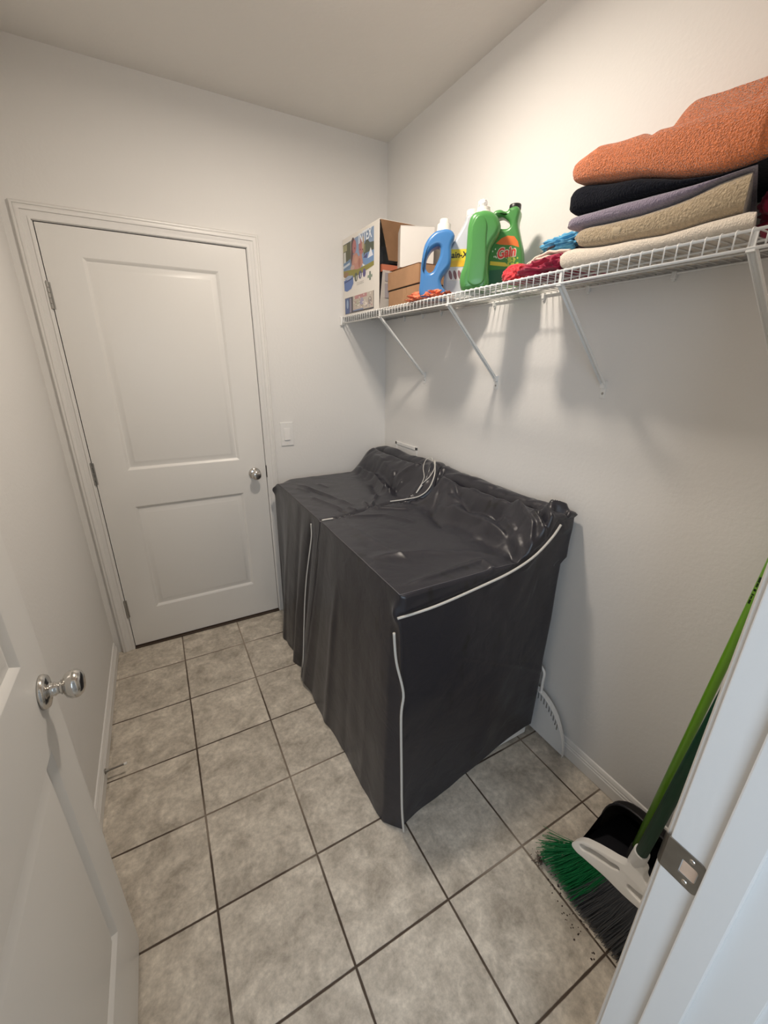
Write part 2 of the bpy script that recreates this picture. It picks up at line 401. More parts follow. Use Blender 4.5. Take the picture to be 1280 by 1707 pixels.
# near door, swung open along the left wall
d2 = root('door_2', (.095, NY+.008, 0), kind='structure')
w2, h2 = .765, 2.03
bm = panel_door(w2, h2, .035, [(.112, .246, w2-.105, .834), (.112, 1.027, w2-.105, 1.92)])
yh = NY+.011
for v in bm.verts: v.co = Vector((.130+(v.co.y), yh+v.co.x, .012+v.co.z))
bmesh.ops.recalc_face_normals(bm, faces=bm.faces)
autosmooth(link('door_slab', bm, M_door, d2), 25)
link('door_knob', knob_bm((.1305, -1.502, .945), (1, 0, 0)), M_chrome, d2, smooth=True)
link('door_knob', knob_bm((.0945, -1.502, .945), (-1, 0, 0)), M_chrome, d2, smooth=True)
link('latch_plate', boxbm((.10, yh+w2-.0005, .915), (.125, yh+w2+.001, .975)), M_hinge, d2)
for a in (.25, .98, 1.72):
    bm = bmesh.new(); tube(bm, [(.091, NY+.009, a), (.091, NY+.009, a+.09)], .006, 12)
    link('hinge', bm, M_hinge, d2, smooth=False)
# strike plate on the right jamb
sp = root('strike_plate', (JR, NY, .90))
tag(sp, 'worn dark metal strike plate screwed to the white door jamb', 'strike plate')
zc = .929
def spx(v): return v
pts = []
def rc(y0, y1, z0, z1, r, ids):
    out = []
    for (cy, cz, a0, k) in ((y1-r, z0+r, -90, 0), (y1-r, z1-r, 0, 1), (y0+r, z1-r, 90, 2), (y0+r, z0+r, 180, 3)):
        rr = r if k in ids else .0015
        cy2 = (y1-rr) if k in (0, 1) else (y0+rr); cz2 = (z0+rr) if k in (0, 3) else (z1-rr)
        for j in range(7):
            a = math.radians(a0+15*j); out.append((cy2+rr*math.cos(a), cz2+rr*math.sin(a)))
    return out
outer = rc(NY-.040, NY+.004, zc-.0285, zc+.0285, .007, (2, 3))
hole = rc(NY-.035, NY-.016, zc-.012, zc+.012, .004, (2, 3))
bm = curve_mesh([outer, hole], .0009, .0004, 1, lambda v: Vector((JR-.0008+v.z, v.x, v.y)), False)
link('plate', bm, M_strike, sp)
# lip curling round the room side edge of the jamb
bm = bmesh.new(); rows = []
for j in range(9):
    a = math.radians(90*j/8); yy = NY+.003+.008*math.sin(a); xx = JR-.0012+.010*(1-math.cos(a))
    hz = .0285-.0075*(j/8)**2.2
    rows.append([bm.verts.new((xx, yy, zc+hz*k/6)) for k in range(-6, 7)])
grid_faces(bm, rows)
bmesh.ops.solidify(bm, geom=bm.faces[:], thickness=.0013)
link('lip', bm, M_strike, sp, smooth=True)
link('latch_hole', boxbm((JR-.0006, NY-.034, zc-.011), (JR+.0002, NY-.017, zc+.011)), M_wood, sp)
for zz in (zc-.020, zc+.020):
    bm = bmesh.new(); lathe(bm, [(0, .0012), (.0028, .0012), (.0038, .0)], 14, axis_mat((JR-.0014, NY-.0255, zz), (-1, 0, 0)))
    box(bm, (JR-.0032, NY-.0278, zz-.0004), (JR-.0022, NY-.0232, zz+.0004)); link('screw', bm, M_chrome, sp)
# ceiling light above the room
cl = root('ceiling_light', (LX, LY, H), 'round flush ceiling light in the middle of the ceiling', 'ceiling light')
bm = bmesh.new(); lathe(bm, [(0, 0), (.125, 0), (.13, -.006), (.128, -.030), (0, -.030)], 48, Matrix.Translation((LX, LY, H)))
link('housing', bm, M_white, cl)
m, nt, b = new_mat('lamp_diffuser'); b.inputs['Base Color'].default_value = (.9, .9, .9, 1); b.inputs['Emission Color'].default_value = (1, .88, .76, 1); b.inputs['Emission Strength'].default_value = 22
bm = bmesh.new(); lathe(bm, [(0, -.030), (.118, -.031), (.118, -.048), (.112, -.054), (0, -.056)], 48, Matrix.Translation((LX, LY, H)))
link('drum_diffuser', bm, m, cl, smooth=False)
# light switch
sw = root('light_switch', (1.05, 0, 1.145), 'white rocker light switch on the back wall beside the closed door', 'light switch')
bm = boxbm((1.012, -.0055, 1.078), (1.086, 0, 1.212), .0025); link('wall_plate', bm, M_white, sw)
bm = bmesh.new()
vs = [(1.031, -.0055, 1.110), (1.067, -.0055, 1.110), (1.067, -.0055, 1.180), (1.031, -.0055, 1.180), (1.033, -.0120, 1.112), (1.065, -.0120, 1.112), (1.065, -.0070, 1.178), (1.033, -.0070, 1.178)]
q = [bm.verts.new(v) for v in vs]
for f in ((4, 5, 6, 7), (0, 1, 5, 4), (1, 2, 6, 5), (2, 3, 7, 6), (3, 0, 4, 7)): bm.faces.new([q[i] for i in f])
bmesh.ops.recalc_face_normals(bm, faces=bm.faces); link('rocker', bm, M_white, sw)
for zz in (1.092, 1.197):
    bm = bmesh.new(); lathe(bm, [(0, .001), (.0028, .0008), (.0032, 0)], 12, axis_mat((1.049, -.0055, zz), (0, -1, 0))); link('screw', bm, M_cream, sw)
# door stop on the left baseboard
ds = root('door_stop', (.0135, -.842, .045), 'thin metal door stop with white tip screwed to the left baseboard', 'door stop')
bm = bmesh.new(); tube(bm, [(.0135, -.842, .045), (.017, -.842, .045)], .010, 14); tube(bm, [(.017, -.842, .045), (.026, -.842, .0452), (.0262, -.842, .0452), (.078, -.842, .047)], [.007, .005, .0036, .0036], 12)
link('rod', bm, M_strike, ds)
bm = bmesh.new(); tube(bm, [(.077, -.842, .047), (.087, -.842, .0473)], .0052, 12); link('rubber_tip', bm, M_white, ds)
# washer outlet box behind the machines
ob = root('outlet_box', (W, -.27, 1.0), 'white recessed hose box on the right wall, mostly behind the dark cover', 'outlet box')
bm = bmesh.new()
for a, b_ in (((-.395, 1.062), (-.150, 1.080)), ((-.395, .90), (-.150, .918)), ((-.395, .90), (-.378, 1.08)), ((-.167, .90), (-.150, 1.08))):
    box(bm, (W-.006, a[0], a[1]), (W, b_[0], b_[1]), .0015)
link('frame', bm, M_white, ob)
link('box_back', boxbm((W-.002, -.378, .918), (W-.0005, -.167, 1.062)), M_white, ob)

# ------------------------------------------------------------------ wire shelf
ZS = 1.779    # top of the deck wires
XF = W-.2875
sh = root('wire_shelf', (W, -1.1, ZS), 'long white wire shelf on the right wall above the covered machines', 'shelf')
YS0, YS1 = -.012, NY+.004
bm = bmesh.new()
n = int((YS0-.008-YS1)/.0254)
for k in range(n):
    y = YS0-.008-.0254*k
    tube(bm, [(W-.004, y, ZS-.0015), (XF+.004, y, ZS-.0015), (XF+.001, y, ZS-.003), (XF, y, ZS-.007), (XF, y, ZS-.034)], .0016, 6)
link('deck_wires', bm, M_wire, sh, smooth=True)
bm = bmesh.new()
for x, z, r in ((XF+.0025, ZS-.0055, .0030), (XF+.0005, ZS-.036, .0032), (W-.006, ZS-.006, .003), (W-.10, ZS-.0055, .0026), (W-.19, ZS-.0055, .0026)):
    tube(bm, [(x, YS0, z), (x, YS1, z)], r, 8)
link('long_rods', bm, M_wire, sh, smooth=True)
def bracket(y, yb):
    bm = bmesh.new()
    a = Vector((XF+.006, y, ZS-.038)); b = Vector((W-.007, yb, 1.478)); d = (b-a).normalized()
    s = Vector((0, 1, 0)); u = d.cross(s).normalized()
    rows = []
    prof = [(-.0075, .004), (-.0075, -.004), (-.0055, -.004), (-.0055, .002), (.0055, .002), (.0055, -.004), (.0075, -.004), (.0075, .004)]
    for p in (a, b): rows.append([bm.verts.new(p+s*i+u*j) for i, j in prof])
    grid_faces(bm, rows, True); bm.faces.new(rows[0]); bm.faces.new(rows[1][::-1])
    # hook over the front rods and foot on the wall
    box(bm, (XF-.002, y-.0075, ZS-.042), (XF+.012, y+.0075, ZS-.033), .001)
    box(bm, (XF+.002, y-.004, ZS-.034), (XF+.005, y+.004, ZS-.008))
    box(bm, (W-.0035, yb-.009, 1.437), (W, yb+.009, 1.492), .001); box(bm, (W-.012, yb-.0085, 1.468), (W-.002, yb+.0085, 1.490), .001)
    bmesh.ops.recalc_face_normals(bm, faces=bm.faces)
    o = link('support_bracket', bm, M_wire, sh)
    bm = bmesh.new(); lathe(bm, [(0, .002), (.003, .0018), (.0042, 0)], 12, axis_mat((W-.0035, yb, 1.452), (-1, 0, 0))); link('screw', bm, M_hinge, o)
for y, yb in ((-.455, -.439), (-.988, -.980), (-1.482, -1.474), (-1.905, -1.925)): bracket(y, yb)
bm = bmesh.new(); box(bm, (XF-.010, -.016, ZS-.046), (XF+.012, 0, ZS-.001), .003)
tube(bm, [(XF-.004, -.012, ZS-.040), (XF-.004, -.012, ZS-.010)], .006, 8)
link('end_clamp', bm, M_wire, sh)
for y in (-.22, -.40, -.56, -.93, -1.18, -1.36, -1.62):
    bm = bmesh.new(); box(bm, (W-.012, y-.006, ZS-.020), (W, y+.006, ZS-.001), .002); tube(bm, [(W-.008, y, ZS-.022), (W-.001, y, ZS-.022)], .004, 8)
    link('wall_clip', bm, M_wire, sh)

# ------------------------------------------------------------------ washing machine (white base shows under the cover)
wm = root('washing_machine', (1.29, -1.12, 0), 'white washing machine base showing below the charcoal cover, near end', 'washing machine')
Y0m, Y1m = -1.452, -.78
bm = boxbm((.985, Y0m, .022), (1.60, Y1m, .885), .012); link('body', bm, M_appl, wm)
link('base_trim', boxbm((.99, -1.4665, .022), (1.606, -1.44, .13), .004), M_appl, wm)
bm = boxbm((1.572, Y0m+.01, .885), (1.615, Y1m-.02, .975), .010); link('control_console', bm, M_appl, wm)
for x in (1.02, 1.565):
    for y in (Y0m+.03, Y1m-.03):
        bm = bmesh.new(); tube(bm, [(x, y, 0), (x, y, .010), (x, y, .0101), (x, y, .022)], [.020, .020, .010, .010], 14); link('foot', bm, M_black, wm)

# ------------------------------------------------------------------ fabric covers
RIDGES = [  # (points, height, width)
 ([(0.968, -1.425), (1.306, -1.409), (1.293, -1.485)], .006, .013),
 ([(0.974, -1.203), (1.165, -1.256), (1.389, -1.396)], .005, .024),
 ([(1.45, -0.93), (1.466, -1.19), (1.459, -1.393), (1.434, -1.464)], .012, .020),
 ([(1.574, -1.263), (1.499, -1.432), (1.448, -1.478)], .016, .014),
 ([(1.53, -1.20), (1.47, -1.35), (1.40, -1.47)], -.010, .016),
 ([(1.544, -1.384), (1.502, -1.496)], .012, .008), ([(1.587, -1.403), (1.518, -1.501)], .014, .009), ([(1.565, -1.39), (1.51, -1.49)], -.010, .007),
 ([(1.025, -0.86), (1.055, -1.085), (1.094, -1.298)], .0025, .010),
 ([(1.199, -0.729), (1.373, -0.858)], .006, .012), ([(1.06, -.80), (1.22, -.86), (1.30, -1.0)], .004, .012),
 ([(1.558, -0.911), (1.50, -1.10), (1.533, -1.32)], -.020, .024), ([(1.53, -.86), (1.42, -.95), (1.36, -1.12)], -.008, .02),
 ([(1.518, -1.27), (1.473, -1.389)], .006, .008),
 ([(1.026, -0.209), (1.098, -0.456), (1.153, -0.685)], .006, .011), ([(1.014, -0.461), (1.088, -0.713)], .005, .010),
 ([(1.05, -0.33), (1.13, -0.60)], -.004, .012), ([(1.00, -.28), (1.04, -.40)], .003, .008),
 ([(1.435, -0.088), (1.439, -0.342), (1.384, -0.648)], .014, .016), ([(1.46, -0.12), (1.475, -0.40), (1.42, -0.66)], -.012, .016),
 ([(1.524, -0.142), (1.474, -0.543), (1.565, -0.646)], .014, .018), ([(1.40, -.40), (1.33, -.60)], -.008, .016),
 ([(1.128, -0.26), (1.158, -0.358)], .003, .008), ([(1.474, -0.597), (1.381, -0.599)], .010, .010), ([(1.50, -.50), (1.42, -.52)], -.012, .014),
 ([(1.334, -0.575), (1.22, -0.74)], .007, .010), ([(1.221, -0.656), (1.193, -0.766)], .006, .008), ([(1.379, -0.547), (1.449, -0.532)], .010, .010),
 ([(1.28, -.64), (1.24, -.74)], -.005, .008), ([(1.12, -.69), (1.14, -.75)], .005, .007), ([(1.07, -.70), (1.08, -.76)], -.004, .006),
 ([(1.578, -0.10), (1.578, -0.66)], -.022, .010), ([(1.578, -0.80), (1.585, -1.44)], -.024, .011),
 ([(1.62, -.10), (1.62, -.66)], .008, .03), ([(1.62, -.84), (1.625, -1.46)], .006, .03),
 ([(1.60, -.70), (1.50, -.76), (1.40, -.74)], .012, .014), ([(1.62, -.76), (1.52, -.82), (1.45, -.80)], -.014, .014),
 ([(1.60, -1.40), (1.655, -1.455)], .012, .012), ([(1.60, -1.43), (1.63, -1.47)], -.014, .010),
]
SEAM = [(.90, -.795), (1.055, -.790), (1.209, -.745), (1.344, -.722), (1.428, -.765), (1.465, -.795), (1.519, -.82), (1.60, -.74), (1.70, -.70)]
def segt(p, pts):
    best = (9, 0); n = len(pts)-1
    for i, (a, b) in enumerate(zip(pts, pts[1:])):
        dx, dy = b[0]-a[0], b[1]-a[1]; t = max(0, min(1, ((p[0]-a[0])*dx+(p[1]-a[1])*dy)/(dx*dx+dy*dy)))
        q = math.hypot(a[0]+t*dx-p[0], a[1]+t*dy-p[1])
        if q < best[0]: best = (q, (i+t)/n)
    return best
def segd(p, pts):
    best = 9
    for a, b in zip(pts, pts[1:]):
        ax, ay, bx, by = a[0], a[1], b[0], b[1]
        dx, dy = bx-ax, by-ay; L = dx*dx+dy*dy
        t = max(0, min(1, ((p[0]-ax)*dx+(p[1]-ay)*dy)/L)); q = (ax+t*dx-p[0])**2 + (ay+t*dy-p[1])**2
        best = min(best, q)
    return math.sqrt(best)
def lin(x, tab):
    if x <= tab[0][0]: return tab[0][1]
    for (a, b), (c, d) in zip(tab, tab[1:]):
        if x <= c: return b+(d-b)*(x-a)/(c-a)
    return tab[-1][1]
def seam_y(x): return lin(x, SEAM)
def sstep(a, b, x):
    t = max(0, min(1, (x-a)/(b-a))); return t*t*(3-2*t)
def top_z(x, y):
    z = .902 + .140*sstep(1.40, 1.575, x) - .012*sstep(1.63, 1.70, x)
    z += .022*math.exp(-((y+.69)/.06)**2)*sstep(1.5, 1.6, x)          # raised corner where the two meet
    z += .010*sstep(-1.35, -1.45, y)*sstep(1.4, 1.6, x)
    for pts, h, w in RIDGES:
        d, t = segt((x, y), pts)
        if d < 4*w: z += h*math.exp(-(d/w)**1.35)*1.95*min(1, .1+t*6)*min(1, .1+(1-t)*6)
    k = sstep(1.30, 1.50, x)
    n = noise.noise(Vector((x*6, y*6, 3)))*.010 + (abs(noise.noise(Vector((x*13+y*5, y*11, 8))))-.2)*.020
    z += n*(.10+.62*k)
    z -= .034*sstep(-.17, -.072, y)*sstep(1.04, .935, x) + .010*sstep(-.10, -.072, y)
    sd = abs(y-seam_y(x)); z -= .006*math.exp(-(sd/.012)**2)
    z += .004*math.exp(-(sd/.03)**2)*math.sin(x*230)*(.5+.5*math.sin(x*37))
    return z
HEMX = [(-1.60, .955), (-1.545, .935), (-1.487, .889), (-1.327, .872), (-1.168, .876), (-1.0, .862), (-.802, .860), (-.735, .842), (-.68, .846), (-.614, .868), (-.505, .862), (-.38, .870), (-.271, .880), (-.15, .915), (0, .935)]
def cover(name, near, label):
    t = root(name, (1.3, -1.1 if near else -.42, 0), label, 'appliance cover')
    nx, ny, nz = 150, 130, 84
    bm = bmesh.new(); V = {}
    def top_pt(u, v):
        if near:
            xf = lerp(.948, .945, v); x = xf + (1.672-xf)*u
            y0 = seam_y(x)-.001; y1 = -1.462-.008*u
        else:
            xf = lerp(.935, .946, v); x = xf + (lerp(1.640, 1.66, v)-xf)*u
            y0 = -.072; y1 = seam_y(x)+.001
        y = y0+(y1-y0)*v
        return Vector((x, y, top_z(x, y)))
    def hem_pt(u, v, tp):
        # u 0 front..1 back, v 0 far..1 near
        if u == 0:
            if near: y = lerp(-.700, -1.548, v)
            else: y = lerp(-.062, -.698, v)
            z = .004 + (.022 if near else .02)*math.exp(-((v-.0 if near else v-1)/.12)**2)
            return Vector((lin(y, HEMX), y, z))
        if near and v == 1:
            return Vector((lerp(.935, 1.622, u), lerp(-1.548, -1.474, u**.4), .003+.070*sstep(.22, 1, u)))
        if v == 0 and not near: return Vector((lerp(.935, 1.64, u), lerp(-.062, -.05, u), .004))
        if u == 1: return Vector((1.625, tp.y*.98, .03))
        return Vector((tp.x*.97+.02, tp.y, .02))
    def lerp(a, b, t): return a+(b-a)*t
    T_ = [[bm.verts.new(top_pt(i/nx, j/ny)) for j in range(ny+1)] for i in range(nx+1)]
    grid_faces(bm, T_)
    peri = [(0, j) for j in range(ny)] + [(i, ny) for i in range(nx)] + [(nx, j) for j in range(ny, 0, -1)] + [(i, 0) for i in range(nx, 0, -1)]
    cols = []
    for (i, j) in peri:
        u, v = i/nx, j/ny; tv = T_[i][j]; tp = tv.co.copy(); hp = hem_pt(u, v, tp)
        if i == 0: nrm = Vector((-1, 0, 0)); s = tp.y
        elif j == ny: nrm = Vector((0, -1, 0)); s = tp.x+3
        elif i == nx: nrm = Vector((1, 0, 0)); s = tp.y+7
        else: nrm = Vector((0, 1, 0)); s = tp.x+11
        col = [tv]
        for k in range(1, nz+1):
            h = k/nz                     # 0 top, 1 hem
            g = h**1.15
            p = tp.lerp(hp, g)
            fold = math.exp(-(h/.06)**2)
            drop = 1-fold
            if i == 0 and near is not None:
                # soft hanging folds growing towards the hem
                f = (noise.noise(Vector((s*6, h*1.0, 1.3)))*.020 + noise.noise(Vector((s*15+h*1.2, h*.9, 4)))*.003)*drop*(.25+.75*h)
                f += .002*noise.noise(Vector((s*9, h*9, 2)))
                if near:
                    f += .007*math.exp(-((s+1.02)/.022)**2)*sstep(.15, .5, h)       # long vertical crease
                    dd = (s+.755); f += -.026*math.exp(-(dd/.022)**2)*sstep(.02, .10, h)*(1-.5*h)
                    f += .022*math.exp(-((s+1.462)/.03)**2)*math.exp(-((h-.10)/.045)**2)
                else:
                    f += .020*math.exp(-((s+.072)/.03)**2)*math.exp(-((h-.03)/.04)**2)
                    f += .016*math.exp(-((s+.60)/.035)**2)*h - .016*math.exp(-((s+.54)/.03)**2)*h + .012*math.exp(-((s+.35)/.03)**2)*h - .014*math.exp(-((s+.69)/.03)**2)*sstep(0, .2, h)
                e = min(v, 1-v)
                p += nrm*f*min(1, e/.02+.15)
            elif j == ny and near:
                f = noise.noise(Vector((s*5, h*2, 6)))*.010*drop + .003*noise.noise(Vector((s*13, h*9, 2)))
                z0 = lin(p.x, [(.94, .838), (1.057, .847), (1.246, .872), (1.36, .892), (1.455, .925), (1.53, .975), (1.568, 1.03)])
                f = max(f, -.0015)
                fl = sstep(z0-.010, z0+.004, p.z)
                f += .011*fl
                # diagonal crease across the near face
                zl = lin(p.x, [(1.15, .62), (1.64, .36)]); 
                if p.x > 1.12: f += .004*math.exp(-((p.z-zl)/.010)**2)*sstep(1.12, 1.25, p.x)
                f += .006*math.exp(-((p.z-(z0-.04))/.018)**2)*sstep(1.2, 1.4, p.x)*(math.sin(p.x*40)+.8)
                # the lower panel is narrower than the flap over it
                if p.x > 1.45:
                    zz = sstep(.862, .850, p.z); p.x -= .038*zz*sstep(1.45, 1.67, p.x)*(1-h)
                p += nrm*f*min(1, u/.02+.1)
                if u > .9 and p.z < .36+.0: p.y -= 0
            elif i == nx:
                if near: 
                    zz = sstep(.862, .850, p.z); p.x -= .038*zz*(1-h)*1.0
                p += nrm*noise.noise(Vector((s*6, h*3, 2)))*.004
            else:
                p += nrm*noise.noise(Vector((s*6, h*3, 2)))*(.010 if not near else .0)*drop
            if p.x > W-.006: p.x = W-.006
            if not near and p.y > -.018: p.y = -.018
            p.z = max(p.z, .003)
            col.append(bm.verts.new(p))
        cols.append(col)
    grid_faces(bm, cols + [cols[0]])
    bmesh.ops.remove_doubles(bm, verts=bm.verts, dist=1e-6); bmesh.ops.recalc_face_normals(bm, faces=bm.faces)
    o = link('fabric_shell', bm, M_cover, t, smooth=True)
    return t
def lerp(a, b, t): return a+(b-a)*t
cf = cover('washer_cover', False, 'charcoal fabric cover over the far machine, beside the closed door')
cn = cover('washer_cover', True, 'charcoal zipped fabric cover over the near machine, closest to the broom')
def piping(pts, r, parent, name='piping', flat=1):
    bm = bmesh.new(); tube(bm, smoothpts(pts, 6), r, 8)
    return link(name, bm, M_zip, parent, smooth=True)
M_seam = mat('worn_lit_seam', (.10, .095, .105), .6)  # frayed edge seam; its highlight is put into the paler grey
def seam(pts, r, parent):
    bm = bmesh.new(); tube(bm, pts, r, 6); link('edge_seam', bm, M_seam, parent, smooth=True)
seam([(lerp(.948, .945, v)+.001, lerp(seam_y(.948), -1.462, v), top_z(lerp(.948, .945, v), lerp(seam_y(.948), -1.462, v))+.0002) for v in [k/60 for k in range(61)]], .0016, cn)
seam([(lerp(.935, .946, v)+.001, lerp(-.075, seam_y(.946), v), top_z(lerp(.935, .946, v), lerp(-.075, seam_y(.946), v))+.0002) for v in [k/60 for k in range(61)]], .0016, cf)
seam([(x, -1.462-.008*(x-.945)/.727, top_z(x, -1.462-.008*(x-.945)/.727)+.0002) for x in [lerp(.946, 1.40, k/50) for k in range(51)]], .0014, cn)
fy = -1.494
piping([(.930, -1.478, .836), (1.057, fy, .850), (1.246, fy-.002, .874), (1.36, fy-.004, .895), (1.455, fy-.004, .928), (1.53, fy-.003, .980), (1.566, fy-.003, 1.022)], .0042, cn)
cz = [(.912, -1.490, .800), (.918, -1.497, .70), (.937, -1.512, .585), (.928, -1.518, .50), (.925, -1.535, .30), (.925, -1.547, .12), (.930, -1.556, .012)]
piping(cz, .0042, cn)
zp = [(.932, -.712, .862), (.930, -.715, .80), (.914, -.712, .70), (.899, -.706, .60), (.885, -.703, .48), (.872, -.704, .34), (.862, -.700, .2), (.852, -.698, .06)]
piping(zp, .0030, cn)
piping([(x, seam_y(x)-.002, top_z(x, seam_y(x))+.006) for x in (.955, .975, 1.005)], .0040, cn)
P = [(1.335, -.714), (1.404, -.745), (1.458, -.788), (1.50, -.802), (1.543, -.78), (1.60, -.70), (1.615, -.672)]
piping([(x, y, top_z(x, y)+.007) for x, y in P], .0030, cn)
P = [(1.60, -.68), (1.61, -.650), (1.585, -.640), (1.53, -.70), (1.50, -.755), (1.478, -.765)]
piping([(x, y, top_z(x, y)+.012+.01*(k in (1, 2, 3))) for k, (x, y) in enumerate(P)], .0017, cn, 'zip_cord')
P = [(1.478, -.765), (1.52, -.772), (1.560, -.752), (1.600, -.69)]
piping([(x, y, top_z(x, y)+.012) for x, y in P], .0017, cn, 'zip_cord')
bm = bmesh.new(); x, y = 1.468, -.768; tube(bm, [(x+.012, y, top_z(x+.012, y)+.012), (x-.016, y+.004, top_z(x-.016, y)+.010)], [.006, .003], 8); link('zip_pull', bm, M_zip, cn)

# ------------------------------------------------------------------ laundry basket edge behind the near machine
lb = root('laundry_basket', (1.65, -1.40, 0), 'white plastic laundry basket standing on edge behind the near machine', 'basket')
arc = [(-1.455+(-.168)*math.sin(math.radians(a)), .012+.225*math.cos(math.radians(a))) for a in range(0, 91, 6)]
pan = [(-1.20, .012), (-1.20, .237)] + arc
slots = []
for k in range(9):
    a = math.radians(2+k*6.0); cy, cz_ = -1.455-.150*math.sin(a), .012+.205*math.cos(a)
    dx, dz = math.sin(a)*.035, math.cos(a)*.035
    slots.append([(cy-.0030, cz_), (cy+.0030, cz_), (cy+.0030, cz_-.036), (cy-.0030, cz_-.036)])
bm = curve_mesh([pan]+slots, .0015, .0003, 1, lambda v: Vector((1.662+v.z, v.x, v.y)), False)
link('side_wall', bm, M_white, lb)
bm = bmesh.new(); rp = [(1.652, -1.20, .240)] + [(1.652, y, z+.001) for y, z in arc]
rows = []
for k, p in enumerate(rp):
    w_ = .011 if k < 9 else .011-.008*min(1, (k-8)/7)
    rows.append([bm.verts.new((p[0]+dx, p[1], p[2]+dz)) for dx, dz in ((-w_, -.002), (-w_, .003), (w_, .003), (w_, -.002))])
grid_faces(bm, rows, True); bm.faces.new(rows[0]); bm.faces.new(rows[-1][::-1])
link('rim', bm, M_white, lb, smooth=False)
bm = bmesh.new(); tube(bm, smoothpts([(1.650, -1.478, .232), (1.648, -1.478, .29), (1.648, -1.474, .345), (1.650, -1.42, .36), (1.650, -1.30, .36), (1.650, -1.25, .24)]), .006, 8)
link('handle', bm, M_white, lb, smooth=True)

# ------------------------------------------------------------------ broom
br = root('broom', (1.335, -2.05, 0), 'white-headed angle broom with green and charcoal bristles and dark green handle', 'broom')
def hx(z): return 1.303 + z*.20           # the head plane leans back slightly
lower = [(-1.903, .148), (-1.915, .143), (-1.949, .149), (-2.007, .162), (-2.059, .168), (-2.108, .179), (-2.170, .198), (-2.195, .212), (-2.196, .228), (-2.170, .240), (-2.135, .250), (-2.104, .254), (-2.085, .262), (-2.078, .284), (-2.047, .284), (-2.041, .256), (-2.020, .240), (-1.987, .224), (-1.950, .205), (-1.922, .186), (-1.907, .165)]
h1_ = [(-1.924, .171), (-1.944, .190), (-1.970, .204), (-2.005, .216), (-2.032, .223), (-2.020, .208), (-1.995, .196), (-1.962, .182)]
h2_ = [(-2.060, .203), (-2.085, .215), (-2.125, .226), (-2.165, .222), (-2.130, .208), (-2.085, .197)]
bm = curve_mesh([lower, h1_, h2_], .013, .003, 3, lambda v: Vector((hx(v.y)+v.z, v.x, v.y)))
link('head', bm, mat('white_broom_head', (.88, .86, .82), .35), br, smooth=True)
hb = Vector((hx(.285), -2.056, .285)); ht = Vector((1.352-.207, -2.196, 1.50)); hd = (ht-hb).normalized()
bm = bmesh.new(); tube(bm, [hb-hd*.03, hb+hd*.045, hb+hd*.0451], [.020, .0185, .013], 20); autosmooth(link('socket', bm, M_white, br))
bm = bmesh.new(); tube(bm, [hb+hd*.03, hb+(ht-hb)*.5, ht-hd*.01, ht], [.0145, .0125, .012, .006], 20); link('handle', bm, M_dpole, br, smooth=True)
def bristles(t0, t1, n, seed, name, m, r):
    rnd = random.Random(seed); bm = bmesh.new()
    for k in range(n):
        t = t0+(t1-t0)*rnd.random(); d = rnd.uniform(-1, 1)
        y = lerp(-1.905, -2.195, t); z = lin(-y, [(1.905, .146), (2.007, .163), (2.108, .179), (2.195, .212)])+.004
        a = Vector((hx(z)+d*.008, y, z))
        ty = lerp(-1.835, -2.17, t)+rnd.gauss(0, .006); stray = 0
        if t < .10 and rnd.random() < .35: ty += rnd.uniform(.0, .03); stray = rnd.uniform(0, .07)
        tz = max(.002, .003+rnd.random()*.014 + .012*(1-t)**3*2+stray)
        b_ = Vector((1.300+d*.024+rnd.gauss(0, .005), ty, tz))
        mid = a.lerp(b_, .5)+Vector((rnd.gauss(0, .002), rnd.gauss(0, .002)-.002, 0))
        tube(bm, [a, mid, b_], r, 3, cap=False)
    return link(name, bm, m, br)
g = bristles(0, .40, 620, 1, 'green_bristles', M_gbr, .0008); g['kind'] = 'stuff'; g['label'] = 'bright green bristles'
g = bristles(.33, 1, 1600, 2, 'charcoal_bristles', M_kbr, .0010); g['kind'] = 'stuff'; g['label'] = 'charcoal bristles'
# dust ball at the far bristle tip
rnd = random.Random(5); bm = bmesh.new()
for k in range(70):
    a = Vector((1.285+rnd.gauss(0, .010), -1.838+rnd.gauss(0, .010), abs(rnd.gauss(0, .008))+.001)); b_ = a+Vector((rnd.gauss(0, .007), rnd.gauss(0, .007), abs(rnd.gauss(0, .003))))
    tube(bm, [a, a.lerp(b_, .5)+Vector((rnd.gauss(0, .002), 0, .001)), b_], .0008, 3)
tag(link('dust_clump', bm, mat('dust', (.075, .045, .035), .9)), 'small brown dust clump at the tip of the green bristles', 'dust', kind='stuff')
bm = bmesh.new(); rnd = random.Random(8)
for k in range(40):
    t = rnd.random(); c_ = Vector((lerp(1.285, 1.225, t)+rnd.gauss(0, .014), lerp(-1.87, -2.06, t)+rnd.gauss(0, .02), .0008)); s = rnd.uniform(.0007, .0022)
    box(bm, c_-Vector((s, s*rnd.uniform(.4, 2), .0006)), c_+Vector((s, s, .0008)))
tag(link('floor_crumbs', bm, mat('crumb', (.05, .035, .03), .9)), 'scattered dark crumbs on the tiles in front of the bristles', 'dust', kind='stuff')

